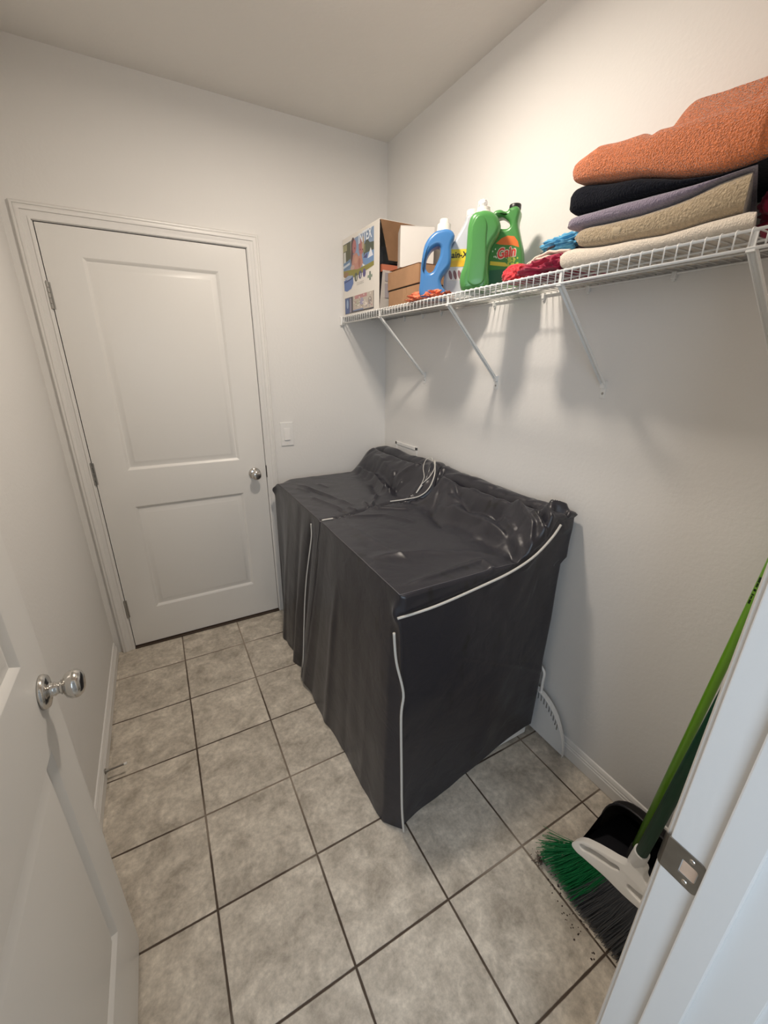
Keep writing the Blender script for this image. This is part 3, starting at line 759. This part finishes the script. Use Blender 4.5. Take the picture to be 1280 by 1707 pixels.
# ------------------------------------------------------------------ dustpan
dp = root('dustpan', (1.55, -2.0, 0), 'black upright dustpan with lime green pole in the corner behind the broom', 'dustpan')
def arch(x, hgt_, y0, y1, n=20, pw=.5):
    out = []
    for k in range(n+1):
        a = math.pi*k/n; c_ = math.cos(a); s_ = math.sin(a)
        out.append(Vector((x, (y0+y1)/2 + (y0-y1)/2*math.copysign(abs(c_)**.62, c_), .004+hgt_*abs(s_)**.62)))
    return out
secs = [(1.540, .200, -1.868, -2.154), (1.565, .200, -1.866, -2.156), (1.60, .170, -1.868, -2.154), (1.645, .100, -1.875, -2.147), (1.663, .030, -1.885, -2.137)]
bm = bmesh.new(); rows = [[bm.verts.new(p) for p in arch(*s)] for s in secs]
grid_faces(bm, rows); bm.faces.new(rows[-1]); bmesh.ops.solidify(bm, geom=bm.faces[:], thickness=-.0025)
bmesh.ops.recalc_face_normals(bm, faces=bm.faces)
link('hood', bm, M_blackin, dp, smooth=True)
bm = bmesh.new(); r = [Vector((p.x-.001, p.y, p.z)) for p in arch(1.540, .202, -1.867, -2.155)]
tube(bm, r, .0035, 8)
for y in (-1.869, -2.151):
    f_ = [bm.verts.new(q) for q in ((1.436, y, .004), (1.545, y, .004), (1.548, y, .095), (1.52, y, .080), (1.48, y, .048), (1.436, y, .022))]; bm.faces.new(f_)
bmesh.ops.solidify(bm, geom=[f for f in bm.faces if len(f.verts) == 6], thickness=.002)
link('rim', bm, M_black, dp, smooth=True)
link('pan_floor', boxbm((1.425, -2.154, .0012), (1.664, -1.866, .0060), .001), M_black, dp)
pb = Vector((1.466, -2.004, .085)); pt = Vector((1.648, -2.0235, 1.10)); pd = (pt-pb).normalized(); pe = pb+pd*1.205
bm = bmesh.new(); tube(bm, [pb, pb.lerp(pe, .5), pe-pd*.012, pe], [.0112, .0112, .0112, .006], 24)
pole = link('handle', bm, M_gpole, dp, smooth=True); pole['label'] = 'lime green pole'
# small dark printed marks along the pole
bm = bmesh.new(); rnd = random.Random(3)
side = pd.cross(Vector(CAM)-pt).normalized(); outv = side.cross(pd)
if outv.dot(Vector(CAM)-pt) < 0: outv = -outv
lft = side if side.x*rt.x+side.y*rt.y < 0 else -side
dirv = (outv*.78+lft*.62).normalized(); tan_ = dirv.cross(pd)
for a0, a1, w_ in ((0, .011, .0026), (.013, .021, .0018), (.023, .027, .003), (.034, .040, .0028), (.045, .056, .0022), (.058, .072, .0028)):
    c_ = pt-pd*(.115-a0)
    vs = [c_+dirv*.01135-tan_*w_, c_+dirv*.01135+tan_*w_, c_+pd*(a1-a0)+dirv*.01135+tan_*w_, c_+pd*(a1-a0)+dirv*.01135-tan_*w_]
    bm.faces.new([bm.verts.new(v) for v in vs])
bmesh.ops.solidify(bm, geom=bm.faces[:], thickness=.0002)
link('printed_mark', bm, mat('pole_print', (.02, .05, .01), .5), pole)
bm = bmesh.new(); tube(bm, [pb+pd*.03, pb+pd*.08], .0145, 16); link('pole_socket', bm, M_black, dp, smooth=False)

# ------------------------------------------------------------------ things on the shelf
ZB = ZS+.0006
# printed pool box -------------------------------------------------
X0, X1, YA, YB, HB = 1.418, 1.665, -.012, -.428, .366
pbx = root('pool_box', (1.54, -.22, ZB), 'large printed carton with blue paddling pool photo at far end of shelf', 'box')
bm = bmesh.new(); t_ = .003
box(bm, (X0, YB, ZB), (X0+t_, YA, ZB+HB)); box(bm, (X1-t_, YB, ZB), (X1, YA, ZB+HB)); box(bm, (X0+t_, YA-t_, ZB), (X1-t_, YA, ZB+HB))
box(bm, (X0+t_, YB, ZB), (X1-t_, YA-t_, ZB+t_)); box(bm, (X0+t_, YB, ZB+HB-t_), (X1-t_, YA-t_, ZB+HB))
link('carton', bm, M_print, pbx)
bm = bmesh.new()
v4 = lambda pts, m=None: bm.faces.new([bm.verts.new(p) for p in pts])
v4([(X0+.006, YB-.002, ZB+HB-.002), (X1-.002, YB-.002, ZB+HB-.002), (X1-.010, YB-.010, ZB+.205), (X0+.045, YB-.010, ZB+.205)])
bmesh.ops.solidify(bm, geom=bm.faces[:], thickness=.003); link('end_flap', bm, M_card, pbx)
bm = bmesh.new()
v4([(X0+.003, YB-.001, ZB+.002), (X1-.003, YB-.001, ZB+.002), (X1-.003, YB-.004, ZB+.165), (X0+.018, YB-.004, ZB+.165)])
bmesh.ops.solidify(bm, geom=bm.faces[:], thickness=.003); link('end_flap', bm, M_print, pbx)
link('packing', boxbm((X0+.01, YB+.02, ZB+.01), (X1-.01, YB+.03, ZB+.20)), M_black, pbx)
bm = boxbm((X0+.018, YB+.003, ZB+.160), (X1-.01, YB+.018, ZB+.190)); link('folded_sheet', bm, mat('reddish_card', (.42, .13, .07), .6), pbx)
# artwork on the front face
def face_pt(s, t, d): return Vector((X0-d, YA+(YB-YA)*s, ZB+HB*t))
def art(shapes, name='printed_artwork', d0=.0004):
    m, nt, b = new_mat('artwork_ink'); at = nt.nodes.new('ShaderNodeAttribute'); at.attribute_name = 'ink'
    nt.links.new(at.outputs['Color'], b.inputs['Base Color']); b.inputs['Roughness'].default_value = .4
    me = bpy.data.meshes.new(name); vs = []; fs = []; cs = []
    for k, (poly, c_) in enumerate(shapes):
        i = len(vs); vs += [face_pt(s, t, d0+.000012*k) for s, t in poly]; fs.append(list(range(i, i+len(poly)))[::-1]); cs.append(c_ if min(c_) > .5 else [q*.8 for q in c_])
    me.from_pydata(vs, [], fs); ca = me.color_attributes.new('ink', 'FLOAT_COLOR', 'CORNER')
    for p, c_ in zip(me.polygons, cs):
        for li in p.loop_indices: ca.data[li].color = (*c_, 1)
    me.materials.append(m); o = bpy.data.objects.new(name, me); C.objects.link(o); o.parent = pbx; o.matrix_parent_inverse = Matrix.Translation(-pbx.location)
    return o
def R4(a, b, c, d): return [(a, b), (c, b), (c, d), (a, d)]
def EL(cx, cy, rx, ry, n=18, rot=0): return [(cx+rx*math.cos(k*2*math.pi/n)*math.cos(rot)-ry*math.sin(k*2*math.pi/n)*math.sin(rot), cy+rx*math.cos(k*2*math.pi/n)*math.sin(rot)+ry*math.sin(k*2*math.pi/n)*math.cos(rot)) for k in range(n)]
SK = (.62, .30, .24); SK2 = (.55, .20, .20)
S = [([(.02, .58), (.25, .52), (.55, .49), (.88, .53), (.88, .955), (.02, .93)], (.30, .41, .60)),
     (R4(.02, .70, .27, .93), (.12, .12, .06)), (R4(.02, .84, .14, .92), (.42, .40, .22)), (R4(.035, .70, .10, .83), (.62, .62, .58)), (R4(.25, .66, .30, .93), (.45, .43, .36)),
     ([(.62, .80), (.70, .86), (.78, .80), (.88, .79), (.88, .67), (.62, .66)], (.09, .11, .07)), ([(.58, .84), (.66, .80), (.66, .72), (.58, .72)], (.28, .28, .12)),
     ([(.56, .62), (.66, .70), (.88, .70), (.88, .58), (.70, .56)], (.20, .36, .66)), ([(.60, .66), (.72, .70), (.70, .64)], (.07, .07, .25)), ([(.72, .63), (.80, .74), (.86, .64)], (.75, .78, .85)),
     ([(.02, .69), (.24, .72), (.28, .60), (.02, .60)], (.18, .30, .48)), ([(.02, .66), (.22, .68), (.22, .65), (.02, .63)], (.55, .62, .70)),
     (EL(.32, .86, .055, .10), (.10, .05, .05)), (EL(.29, .74, .035, .12), (.12, .05, .06)), (EL(.36, .84, .055, .085), SK2), (EL(.55, .80, .065, .10), SK2), (EL(.60, .83, .03, .08), (.60, .45, .30)),
     (EL(.37, .82, .012, .012), (.15, .05, .06)), (EL(.53, .77, .012, .010), (.2, .05, .06)), (EL(.59, .76, .012, .010), (.2, .05, .06)),
     ([(.26, .60), (.32, .75), (.42, .76), (.48, .70), (.56, .72), (.60, .60), (.50, .54), (.34, .54)], SK), (EL(.40, .68, .05, .05), (.68, .36, .26)), (EL(.50, .62, .035, .06), (.50, .20, .14)), (EL(.30, .60, .06, .03), (.66, .45, .38)),
     ([(.58, .60), (.66, .56), (.60, .54)], (.8, .8, .8)),
     ([(.02, .60), (.20, .585), (.45, .555), (.70, .565), (.88, .575), (.88, .525), (.60, .49), (.30, .47), (.02, .53)], (.33, .30, .05)), (EL(.10, .54, .08, .035), (.38, .22, .10)),
     ([(.03, .47), (.31, .50), (.32, .40), (.25, .34), (.12, .32), (.04, .34)], (.14, .24, .56)), ([(.03, .49), (.16, .52), (.31, .50), (.18, .455)], (.42, .50, .66)), ([(.05, .455), (.30, .475), (.30, .46), (.05, .435)], (.04, .07, .25)),
     (EL(.40, .465, .045, .055), (.10, .12, .08)), (EL(.52, .475, .045, .05), (.10, .10, .22)), (EL(.63, .48, .04, .05), (.12, .10, .30)),
     (EL(.41, .455, .012, .03), (.6, .6, .55)), (EL(.53, .465, .012, .03), (.6, .6, .65)),
     (R4(.765, .37, .80, .47), (.14, .20, .16)), (R4(.72, .40, .84, .43), (.30, .38, .30)),
     (R4(.05, .02, .88, .235), (.10, .09, .10)), (R4(.055, .025, .19, .23), (.10, .16, .36)), (EL(.13, .15, .03, .06), (.38, .50, .70)), (R4(.20, .03, .25, .22), (.35, .32, .42)),
     (R4(.30, .04, .87, .235), (.66, .58, .50)), (R4(.36, .19, .70, .235), (.62, .30, .30)), (EL(.42, .13, .07, .04), (.55, .52, .40)), (EL(.56, .14, .05, .05), (.45, .42, .60)), (EL(.78, .13, .05, .05), (.40, .33, .30)), (R4(.30, .04, .60, .055), (.20, .28, .50)), (EL(.66, .10, .05, .02), (.80, .72, .66))]
rnd = random.Random(4)
for k in range(46):
    s, t = rnd.uniform(.32, .85), rnd.uniform(.06, .22); S.append((EL(s, t, rnd.uniform(.006, .02), rnd.uniform(.004, .012), 8), rnd.choice([(.75, .68, .62), (.60, .35, .36), (.35, .33, .45), (.45, .42, .30), (.82, .78, .72)])))
for k in range(14):
    S.append((R4(.42+.03*(k % 7), .385-.02*(k//7), .44+.03*(k % 7), .390-.02*(k//7)), (.35, .33, .33)))
art(S)
bm = text_bm('INTEX', .052, .0001, lambda v: Vector((X0-.0022-v.z, -.285-v.x, ZB+HB*.895+v.y*1.15)), offset=.0012)
for v in bm.verts: pass
link('brand_lettering', bm, mat('white_ink', (.80, .84, .90), .5), pbx)
bm = bmesh.new()
for a in ((YB-.0051, ZB+.05, ZB+.11, X0+.03, X0+.06), (YB-.0051, ZB+.12, ZB+.155, X0+.03, X0+.09)):
    box(bm, (a[3], a[0], a[1]), (a[4], a[0]+.0002, a[2]))
link('flap_print', bm, mat('grey_ink', (.28, .26, .28), .6), pbx)

# cardboard boxes and white carton ----------------------------------
def carton(name, a, b, m, label, group=None, seam=True):
    t = root(name, ((a[0]+b[0])/2, (a[1]+b[1])/2, a[2]), label, 'box', group)
    bm = boxbm(a, b, .0015); link('carton', bm, m, t)
    bm = boxbm((a[0]-.0007, (a[1]+b[1])/2-.0008, b[2]-.03), (a[0]-.0001, (a[1]+b[1])/2+.0008, b[2]-.001)) if seam else None
    return t
t = carton('cardboard_box', (1.466, -.700, ZB), (1.640, -.438, ZB+.074), M_card, 'brown cardboard box, lower of the two stacked beside the printed carton', 'stacked cardboard boxes', seam=False)
link('tape', boxbm((1.4654, -.60, ZB+.02), (1.4659, -.57, ZB+.073)), mat('brown_tape', (.40, .22, .11), .4), t)
t = carton('cardboard_box', (1.462, -.702, ZB+.0785), (1.640, -.436, ZB+.152), M_card, 'brown cardboard box stacked on the other, directly under the white carton', 'stacked cardboard boxes', seam=False)
bm = bmesh.new(); v4([(1.460, -.704, ZB+.152), (1.46, -.45, ZB+.158), (1.60, -.45, ZB+.156), (1.60, -.704, ZB+.153)]); bmesh.ops.solidify(bm, geom=bm.faces[:], thickness=-.002); link('lid', bm, M_card, t)
bm = bmesh.new(); box(bm, (1.466, -.70, ZB+.0745), (1.63, -.44, ZB+.0778)); link('gap_shade', bm, M_dark, t)  # dark slab between the boxes; the shadow there painted as colour
t = root('white_box', (1.464, -.542, ZB+.160), 'plain white carton resting on top of the brown cardboard boxes', 'box')
t.rotation_euler.z = math.radians(-25)
def wb(name, a, b):
    bm = boxbm(a, b, .0012); o = link(name, bm, M_cardw); o.parent = t
wb('carton', (0, 0, 0), (.150, .135, .158)); wb('lid_flap', (-.0006, -.0006, .1584), (.1506, .1355, .1598))
# bottles --------------------------------------------------------------
def frame(c0, ang):
    w = Vector((math.cos(ang), math.sin(ang), 0)); nr = Vector((w.y, -w.x, 0))     # nr points to the viewer side
    return lambda v: Vector((c0[0], c0[1], ZB)) + w*v.x + nr*v.z + Vector((0, 0, v.y))
def off(pts, dx=0, dy=0): return [(a+dx, b+dy) for a, b in pts]
def capbm(F, cx, z0, prof, n=28, tilt=0):
    bm = bmesh.new(); lathe(bm, prof, n)
    for v in bm.verts: v.co = F(Vector((cx+v.co.x+tilt*v.co.z, z0+v.co.z, v.co.y)))
    bmesh.ops.recalc_face_normals(bm, faces=bm.faces); return bm
# blue softener bottle
F = frame((1.475, -.832), -.6135)
bb = root('softener_bottle', (1.475, -.832, ZB), 'blue plastic bottle with side handle hole and cream cap', 'bottle')
ol = [(-.060, 0), (-.073, .012), (-.074, .065), (-.068, .153), (-.057, .193), (-.030, .223), (-.010, .232), (.034, .232), (.050, .216), (.050, .204), (.042, .185), (.043, .139), (.040, .115), (.016, .085), (.008, .068), (.012, .046), (.027, .028), (.034, .010), (.030, 0), (-.01, .0002)]
hl = [(-.049, .098), (-.054, .12), (-.046, .153), (-.022, .177), (-.004, .178), (.000, .160), (-.015, .118), (-.035, .091)]
bm = curve_mesh([ol, hl], .036, .0145, 6, F); link('body', bm, M_blue, bb, smooth=True)
autosmooth(link('cap', capbm(F, .009, .229, [(0, 0), (.029, 0), (.029, .004), (.0265, .006), (.0255, .027), (.0175, .029), (.0165, .042), (.015, .044), (0, .044)]), M_cream, bb))
# Rain-X jug
F = frame((1.60, -.86), -.6784)
rj = root('washer_fluid_jug', (1.585, -.85, ZB), 'translucent white jug with yellow label, behind the blue and green bottles', 'jug')
ol = [(-.080, 0), (-.092, .012), (-.095, .123), (-.088, .165), (-.070, .200), (-.030, .270), (-.022, .292), (.014, .292), (.016, .260), (.035, .200), (.045, .14), (.045, .012), (.035, 0), (-.02, .0003)]
hl = [(.005, .235), (.012, .20), (.008, .175), (.0, .18), (-.002, .21)]
m_jug = mat('translucent_jug', (.70, .74, .80), .35, trans=.35, sss=.2)
bm = curve_mesh([ol], .036, .014, 5, F); link('body', bm, m_jug, rj, smooth=True)
autosmooth(link('cap', capbm(F, -.004, .291, [(0, 0), (.021, 0), (.021, .020), (.019, .023), (0, .023)]), M_white, rj))
def label_bm(F, poly, d): 
    bm = bmesh.new(); bm.faces.new([bm.verts.new(F(Vector((a, b, d)))) for a, b in poly]); bmesh.ops.recalc_face_normals(bm, faces=bm.faces); return bm
lb_ = link('label', label_bm(F, R4(-.084, .118, .034, .178), .0364), mat('yellow_label', (.85, .66, .03), .4), rj)
link('label', label_bm(F, R4(-.084, .118, .034, .140), .0366), mat('gold_label', (.85, .50, .02), .4), rj)
link('label', label_bm(F, R4(-.084, .070, .034, .114), .0364), mat('pale_label', (.68, .66, .66), .4), rj)
bm = bmesh.new()
for k in range(5): box(bm, (0, 0, 0), (.001, .001, .001)) if False else None
for k in range(5):
    joinbm(bm, label_bm(F, EL(-.072+.018*k, .090, .0065, .017, 12, .3), .0367))
link('label_print', bm, mat('maroon_print', (.25, .12, .13), .5), rj)
bm = text_bm('Rain-X', .030, .0001, lambda v: F(Vector((-.050+v.x*.95,   .158+v.y, .0368+v.z))), shear=.1, offset=.0008); link('brand_lettering', bm, mat('black_ink', (.01, .01, .01), .5), rj)
# green jug, back side toward us
F = frame((1.465, -1.06), -.6906)
g1 = root('detergent_jug', (1.475, -1.07, ZB), 'tall plain green detergent jug with crumpled white cap', 'detergent')
ol = [(-.035, 0), (-.046, .014), (-.049, .048), (-.038, .082), (-.034, .120), (-.034, .165), (-.032, .201), (-.022, .224), (.002, .234), (.034, .232), (.054, .222), (.068, .203), (.074, .183), (.066, .160), (.052, .140), (.044, .115), (.044, .065), (.050, .012), (.042, 0), (.0, .0003)]
bm = curve_mesh([ol], .040, .019, 7, F); link('body', bm, M_green, g1, smooth=True)
rb = [(-.014, .208), (.004, .220), (.024, .205), (.030, .150), (.034, .05), (.028, .02), (-.018, .02), (-.024, .05), (-.020, .12)]
bm = curve_mesh([off(rb)], .0435, .006, 3, F); link('raised_panel', bm, M_green, g1, smooth=True)
autosmooth(link('cap', capbm(F, .013, .230, [(0, 0), (.027, 0), (.026, .006), (.023, .008), (.0215, .019), (0, .019)]), M_cream, g1))
bm = bmesh.new(); bmesh.ops.create_icosphere(bm, subdivisions=4, radius=1)
for v in bm.verts:
    p = v.co.copy(); n = 1+.30*noise.noise(p*2.4+Vector((3, 1, 2)))+.16*abs(noise.noise(p*5))
    v.co = F(Vector((.009+p.x*.015*n, .2585+p.z*.0150*n, p.y*.013*n)))
link('spout_wrap', bm, M_white, g1, smooth=True)
# Gain jug with label
F = frame((1.60, -1.128), -.93)
g2 = root('detergent_jug', (1.585, -1.12, ZB), 'green jug with black cap, orange fruit label and loop handle', 'detergent')
ol = [(-.105, 0), (-.115, .015), (-.113, .102), (-.100, .150), (-.086, .185), (-.092, .205), (-.100, .228), (-.098, .244), (-.078, .251), (-.052, .244), (-.046, .250), (-.014, .250), (-.012, .205), (-.004, .178), (.014, .12), (.020, .06), (.022, .012), (.012, 0), (-.045, .0003)]
hl = [(-.088, .223), (-.076, .230), (-.054, .222), (-.038, .202), (-.040, .196), (-.062, .194), (-.082, .202)]
bm = curve_mesh([ol, hl], .032, .0125, 6, F); link('body', bm, M_green, g2, smooth=True)
autosmooth(link('cap', capbm(F, -.030, .248, [(0, 0), (.0185, 0), (.0195, .003), (.0195, .015), (.0175, .018), (0, .018)]), M_gcap, g2))
LB = [(-.092, .020), (-.094, .100), (-.083, .140), (-.068, .160), (-.045, .168), (-.020, .165), (-.006, .150), (.003, .125), (.010, .08), (.010, .02)]
link('label', label_bm(F, LB, .0323), mat('green_label', (.05, .22, .04), .4), g2)
link('label', label_bm(F, [(-.078, .150), (-.060, .164), (-.040, .170), (-.018, .166), (-.004, .150), (.002, .132), (-.020, .140), (-.045, .143), (-.065, .146)], .0326), mat('orange_label', (.72, .17, .03), .4), g2)
link('label', label_bm(F, [(-.092, .098), (-.040, .090), (-.026, .078), (-.040, .078), (-.092, .086)], .0326), mat('yellow_ribbon', (.70, .55, .05), .4), g2)
link('label', label_bm(F, R4(-.092, .022, .009, .070), .0326), mat('dark_green_label', (.02, .12, .05), .4), g2)
bm = bmesh.new(); rnd = random.Random(9)
for k in range(26): joinbm(bm, label_bm(F, EL(rnd.uniform(-.03, .004), rnd.uniform(.07, .105), rnd.uniform(.003, .007), rnd.uniform(.002, .005), 7, rnd.random()*3), .0328+k*.00002))
link('label_print', bm, mat('leaf_print', (.42, .50, .06), .5), g2)
bm = bmesh.new()
for k in range(7): joinbm(bm, label_bm(F, EL(rnd.uniform(-.088, -.065), rnd.uniform(.105, .145), .002, .003, 7), .0328))
link('label_print', bm, mat('bubble_print', (.65, .75, .55), .5), g2)
bm = text_bm('Gain', .036, .0001, lambda v: F(Vector((-.038+v.x*.92, .119+v.y*1.15+v.x*.08, .0330+v.z))), offset=.0034); link('lettering_edge', bm, mat('lettering_outline', (.75, .62, .48), .5), g2)
bm = text_bm('Gain', .036, .0001, lambda v: F(Vector((-.038+v.x*.92, .119+v.y*1.15+v.x*.08, .0334+v.z))), offset=.0010); link('brand_lettering', bm, mat('red_ink', (.75, .05, .03), .5), g2)

# crumpled cloths --------------------------------------------------------
def crumple(name, c, size, seed, m, label, cat='cloth', amp=.25, fr=2.2, zfloor=None, rot=0, sub=5, sharp=1):
    bm = bmesh.new(); bmesh.ops.create_icosphere(bm, subdivisions=sub, radius=1)
    cr, sr = math.cos(rot), math.sin(rot); off_ = Vector((seed*3.1, seed*1.7, seed))
    for v in bm.verts:
        p = v.co.copy()
        q = p*fr+off_; q += Vector((noise.noise(q*.7), noise.noise(q*.7+Vector((5, 0, 0))), 0))*1.2
        n = 1 + amp*(1-2.6*abs(noise.noise(q))) + amp*.45*(1-2.6*abs(noise.noise(q*2.3))) - amp*.4
        d = Vector((math.copysign(abs(p.x)**.75, p.x), math.copysign(abs(p.y)**.75, p.y), p.z))*n
        x, y = d.x*size[0], d.y*size[1]
        w = Vector((c[0]+x*cr-y*sr, c[1]+x*sr+y*cr, c[2]+d.z*size[2]))
        w.x = min(w.x, W-.006)
        if zfloor is not None and w.z < zfloor: w.z = zfloor+.0004*abs(noise.noise(w*90))
        v.co = w
    o = link(name, bm, m, None, smooth=True); tag(o, label, cat); return o
crumple('coral_cloth', (1.462, -.785, ZB+.010), (.050, .100, .022), 3, M_coral, 'coral orange cloth tucked under the blue bottle', amp=.35, zfloor=ZB, rot=.1)
crumple('red_cloth', (1.470, -1.268, ZB+.018), (.036, .044, .030), 5, M_red, 'bright red crumpled cloth next to the labelled green jug', amp=.22, fr=1.5, zfloor=ZB)
crumple('crimson_cloth', (1.515, -1.388, ZB+.014), (.075, .100, .032), 8, M_crim, 'crimson crumpled cloth between the red cloth and cream towel', amp=.38, fr=2.6, zfloor=ZB)
def sheet(name, fn, nu, nv, th, m, label=None, cat='cloth', parent=None):
    bm = bmesh.new(); rows = [[bm.verts.new(fn(i/nu, j/nv)) for j in range(nv+1)] for i in range(nu+1)]
    grid_faces(bm, rows); bmesh.ops.recalc_face_normals(bm, faces=bm.faces); bmesh.ops.solidify(bm, geom=bm.faces[:], thickness=th)
    o = link(name, bm, m, parent, smooth=True)
    if label: tag(o, label, cat)
    return o
# off white folded garment with dark pattern lying on the crimson cloth
og = root('folded_garment', (1.57, -1.33, ZB+.066), 'off-white folded garment with dark pattern lying on the crimson cloth', 'garment')
for k, dz in enumerate((.056, .066)):
    sheet('fabric_layer', lambda a, b, k=k, dz=dz: Vector((lerp(1.505, 1.65, a), lerp(-1.235-.03*k, -1.420, b), ZB+dz+.010*math.sin(b*3+a)+.006*noise.noise(Vector((a*4, b*5, k))) - .020*max(0, .15-b)*6)), 20, 30, .006, M_offw, parent=og)
bm = bmesh.new(); rnd = random.Random(6)
for k in range(5):
    x, y = rnd.uniform(1.515, 1.56), -1.27-.015*k; tube(bm, smoothpts([(x, y, ZB+.086), (x+.012, y-.010, ZB+.091), (x+.03, y-.012, ZB+.090)], 3), .0035, 6)
link('dark_pattern', bm, M_navy, og, smooth=True)
crumple('blue_cloth', (1.560, -1.375, ZB+.100), (.030, .080, .018), 12, M_bluec, 'sky blue cloth draped above the off-white garment', amp=.4, fr=2.4, rot=.05)
crumple('dark_cloth', (1.60, -1.42, ZB+.095), (.055, .045, .022), 15, M_navy, 'dark maroon cloth wedged between the blue cloth and the towel stack', amp=.3)

# folded towels ------------------------------------------------------------
def towel(name, m, label, zb, zt, ya, yb, xf=1.42, depth=.235, hump=None, slant=0, seed=0, layers=2, wob=.004, end_round=.03, trim=None):
    """folded towel: nested folds at the front (toward the room), layers showing at the near end"""
    def strip(t0, k):
        # centre line of the k-th nested U: (u depth from front, v 0..1)
        L = depth; r = .5-t0; pts = []
        for j in range(8): pts.append((lerp(L, .5*(1)*.0+.03, j/7) if False else lerp(L, .035+k*.012, j/7), .5+r))
        for j in range(1, 12):
            a = math.pi*j/12; pts.append((.035+k*.012-(.033-.002*k)*math.sin(a)**.62, .5+r*math.copysign(abs(math.cos(a))**.62, math.cos(a))))
        for j in range(8): pts.append((lerp(.035+k*.012, L, j/7), .5-r))
        return pts
    bm = bmesh.new(); th = .5/(layers*2)*.96; ny = 70
    for k in range(layers):
        cl_ = strip((k+.5)*.5/layers, k)
        sec = []
        out = []; inn = []
        for i, (u, v) in enumerate(cl_):
            a = cl_[max(i-1, 0)]; b = cl_[min(i+1, len(cl_)-1)]
            du, dv = (b[0]-a[0])*1.0, (b[1]-a[1])*.05; l = math.hypot(du, dv); nu_, nv_ = -dv/l, du/l
            out.append((u-nu_*th*.05, v-nv_*th)); inn.append((u+nu_*th*.05, v+nv_*th))
        sec = out+inn[::-1]
        rows = []
        for j in range(ny+1):
            s = j/ny; row = []
            for (u, v) in sec:
                x0 = xf+u
                yend = yb-slant*u
                y = lerp(ya+.012*noise.noise(Vector((u*20, v*3, seed))), yend, s)
                B = lin(-y, zb); Tt = lin(-y, zt)
                e = min(1, max(0, (ya-y)/end_round)); e = math.sqrt(max(0, 1-(1-e)**2))*.28+.72 if end_round else 1
                vv = .5+(v-.5)*e
                z = B+(Tt-B)*vv
                x = x0 + (1-e)*.02
                w = noise.noise(Vector((x*9, y*8, seed+1)))*wob + noise.noise(Vector((x*3, y*24, z*9+seed)))*wob*.5
                z += w*(.3+.7*vv)*min(1, (Tt-B)/.03)
                x += noise.noise(Vector((z*12, y*9, seed+4)))*wob*1.3
                if hump: z += hump(x, y)*vv
                x = min(x, W-.005)
                row.append(bm.verts.new((x, y, max(z, ZB+.0003))))
            rows.append(row)
        grid_faces(bm, rows, True); bm.faces.new(rows[0]); bm.faces.new(rows[-1][::-1])
    bmesh.ops.recalc_face_normals(bm, faces=bm.faces)
    o = link(name, bm, m, None, smooth=True); autosmooth(o, 60)
    tag(o, label, 'towel', 'folded towels in the stack'); return o
NEG = lambda tab: tab
e0 = .0006
z_ct = [(1.50, 1.826), (1.536, 1.820), (1.578, 1.815), (1.723, 1.806), (1.812, 1.811), (1.876, 1.812), (1.92, 1.800)]
z_tl = [(1.50, 1.868), (1.543, 1.866), (1.657, 1.859), (1.709, 1.861), (1.766, 1.866), (1.816, 1.875), (1.86, 1.878)]
z_lb = [(1.50, 1.899), (1.622, 1.893), (1.702, 1.889), (1.815, 1.881), (1.86, 1.882)]
z_bo = [(1.46, 1.966), (1.506, 1.960), (1.64, 1.932), (1.735, 1.903), (1.814, 1.886), (1.859, 1.884), (1.90, 1.890)]
z_ot = [(1.44, 2.015), (1.495, 2.022), (1.532, 2.030), (1.622, 2.015), (1.71, 2.002), (1.786, 1.994), (1.86, 1.990), (2.0, 1.985)]
sh_ = lambda tab, d: [(a, b+d) for a, b in tab]
tow = []
o1 = towel('folded_towel', M_creamt, 'cream folded towel at the bottom of the towel stack', [(1.4, ZB), (2.2, ZB)], sh_(z_ct, -e0), -1.462, -1.892, 1.418, .24, seed=1, wob=.0015, end_round=.02, layers=3, slant=-.40)
o2 = towel('folded_towel', M_tan, 'tan folded towel with a smooth woven band, second from bottom', sh_(z_ct, e0), sh_(z_tl, -e0), -1.500, -1.868, 1.422, .235, seed=2, wob=.002, layers=3, slant=-.40)
o3 = towel('folded_towel', M_lav, 'thin mauve grey folded towel between the tan and black ones', sh_(z_tl, e0), sh_(z_lb, -e0), -1.470, -1.872, 1.424, .235, seed=3, wob=.002, end_round=.02, slant=-.38)
o4 = towel('folded_towel', M_blk, 'black folded towel directly under the big orange one', sh_(z_lb, e0), sh_(z_bo, -e0), -1.468, -1.930, 1.422, .235, seed=4, wob=.003)
def hump(x, y):
    h = .080*sstep(1.50, 1.55, x)*sstep(-1.575, -1.67, y) - .034*math.exp(-((x-1.480)/.020)**2)*sstep(-1.54, -1.62, y)
    h += -.008*math.exp(-((y+1.655)/.012)**2)*(x < 1.47)
    return h
o5 = towel('folded_towel', M_orange, 'large thick orange folded towel on top of the stack', sh_(z_bo, e0+.001), z_ot, -1.470, -1.872, 1.412, .26, hump=hump, slant=.9, seed=5, wob=.006, end_round=.035, layers=3)
# woven band of the tan towel
def band(a, b):
    y = lerp(-1.600, -1.622, a)-.010*b; B = lin(-y, z_ct)+e0; Tt = lin(-y, z_tl)-e0
    ang_ = math.pi*(b*.9+.05); v = .5-.49*math.cos(ang_); u = .035-.0365*math.sin(ang_)
    return Vector((1.4205+u, y, B+(Tt-B)*v))
sheet('woven_band', band, 6, 16, .0014, M_tanband, parent=None)
bnd = bpy.context.scene.objects['woven_band']; bnd.parent = o2
crumple('crimson_towel', (1.575, -1.925, ZB+.052), (.070, .080, .055), 21, M_crim, 'crimson bundled cloth just past the near end of the towel stack', 'cloth', amp=.2, fr=1.8, zfloor=ZB)
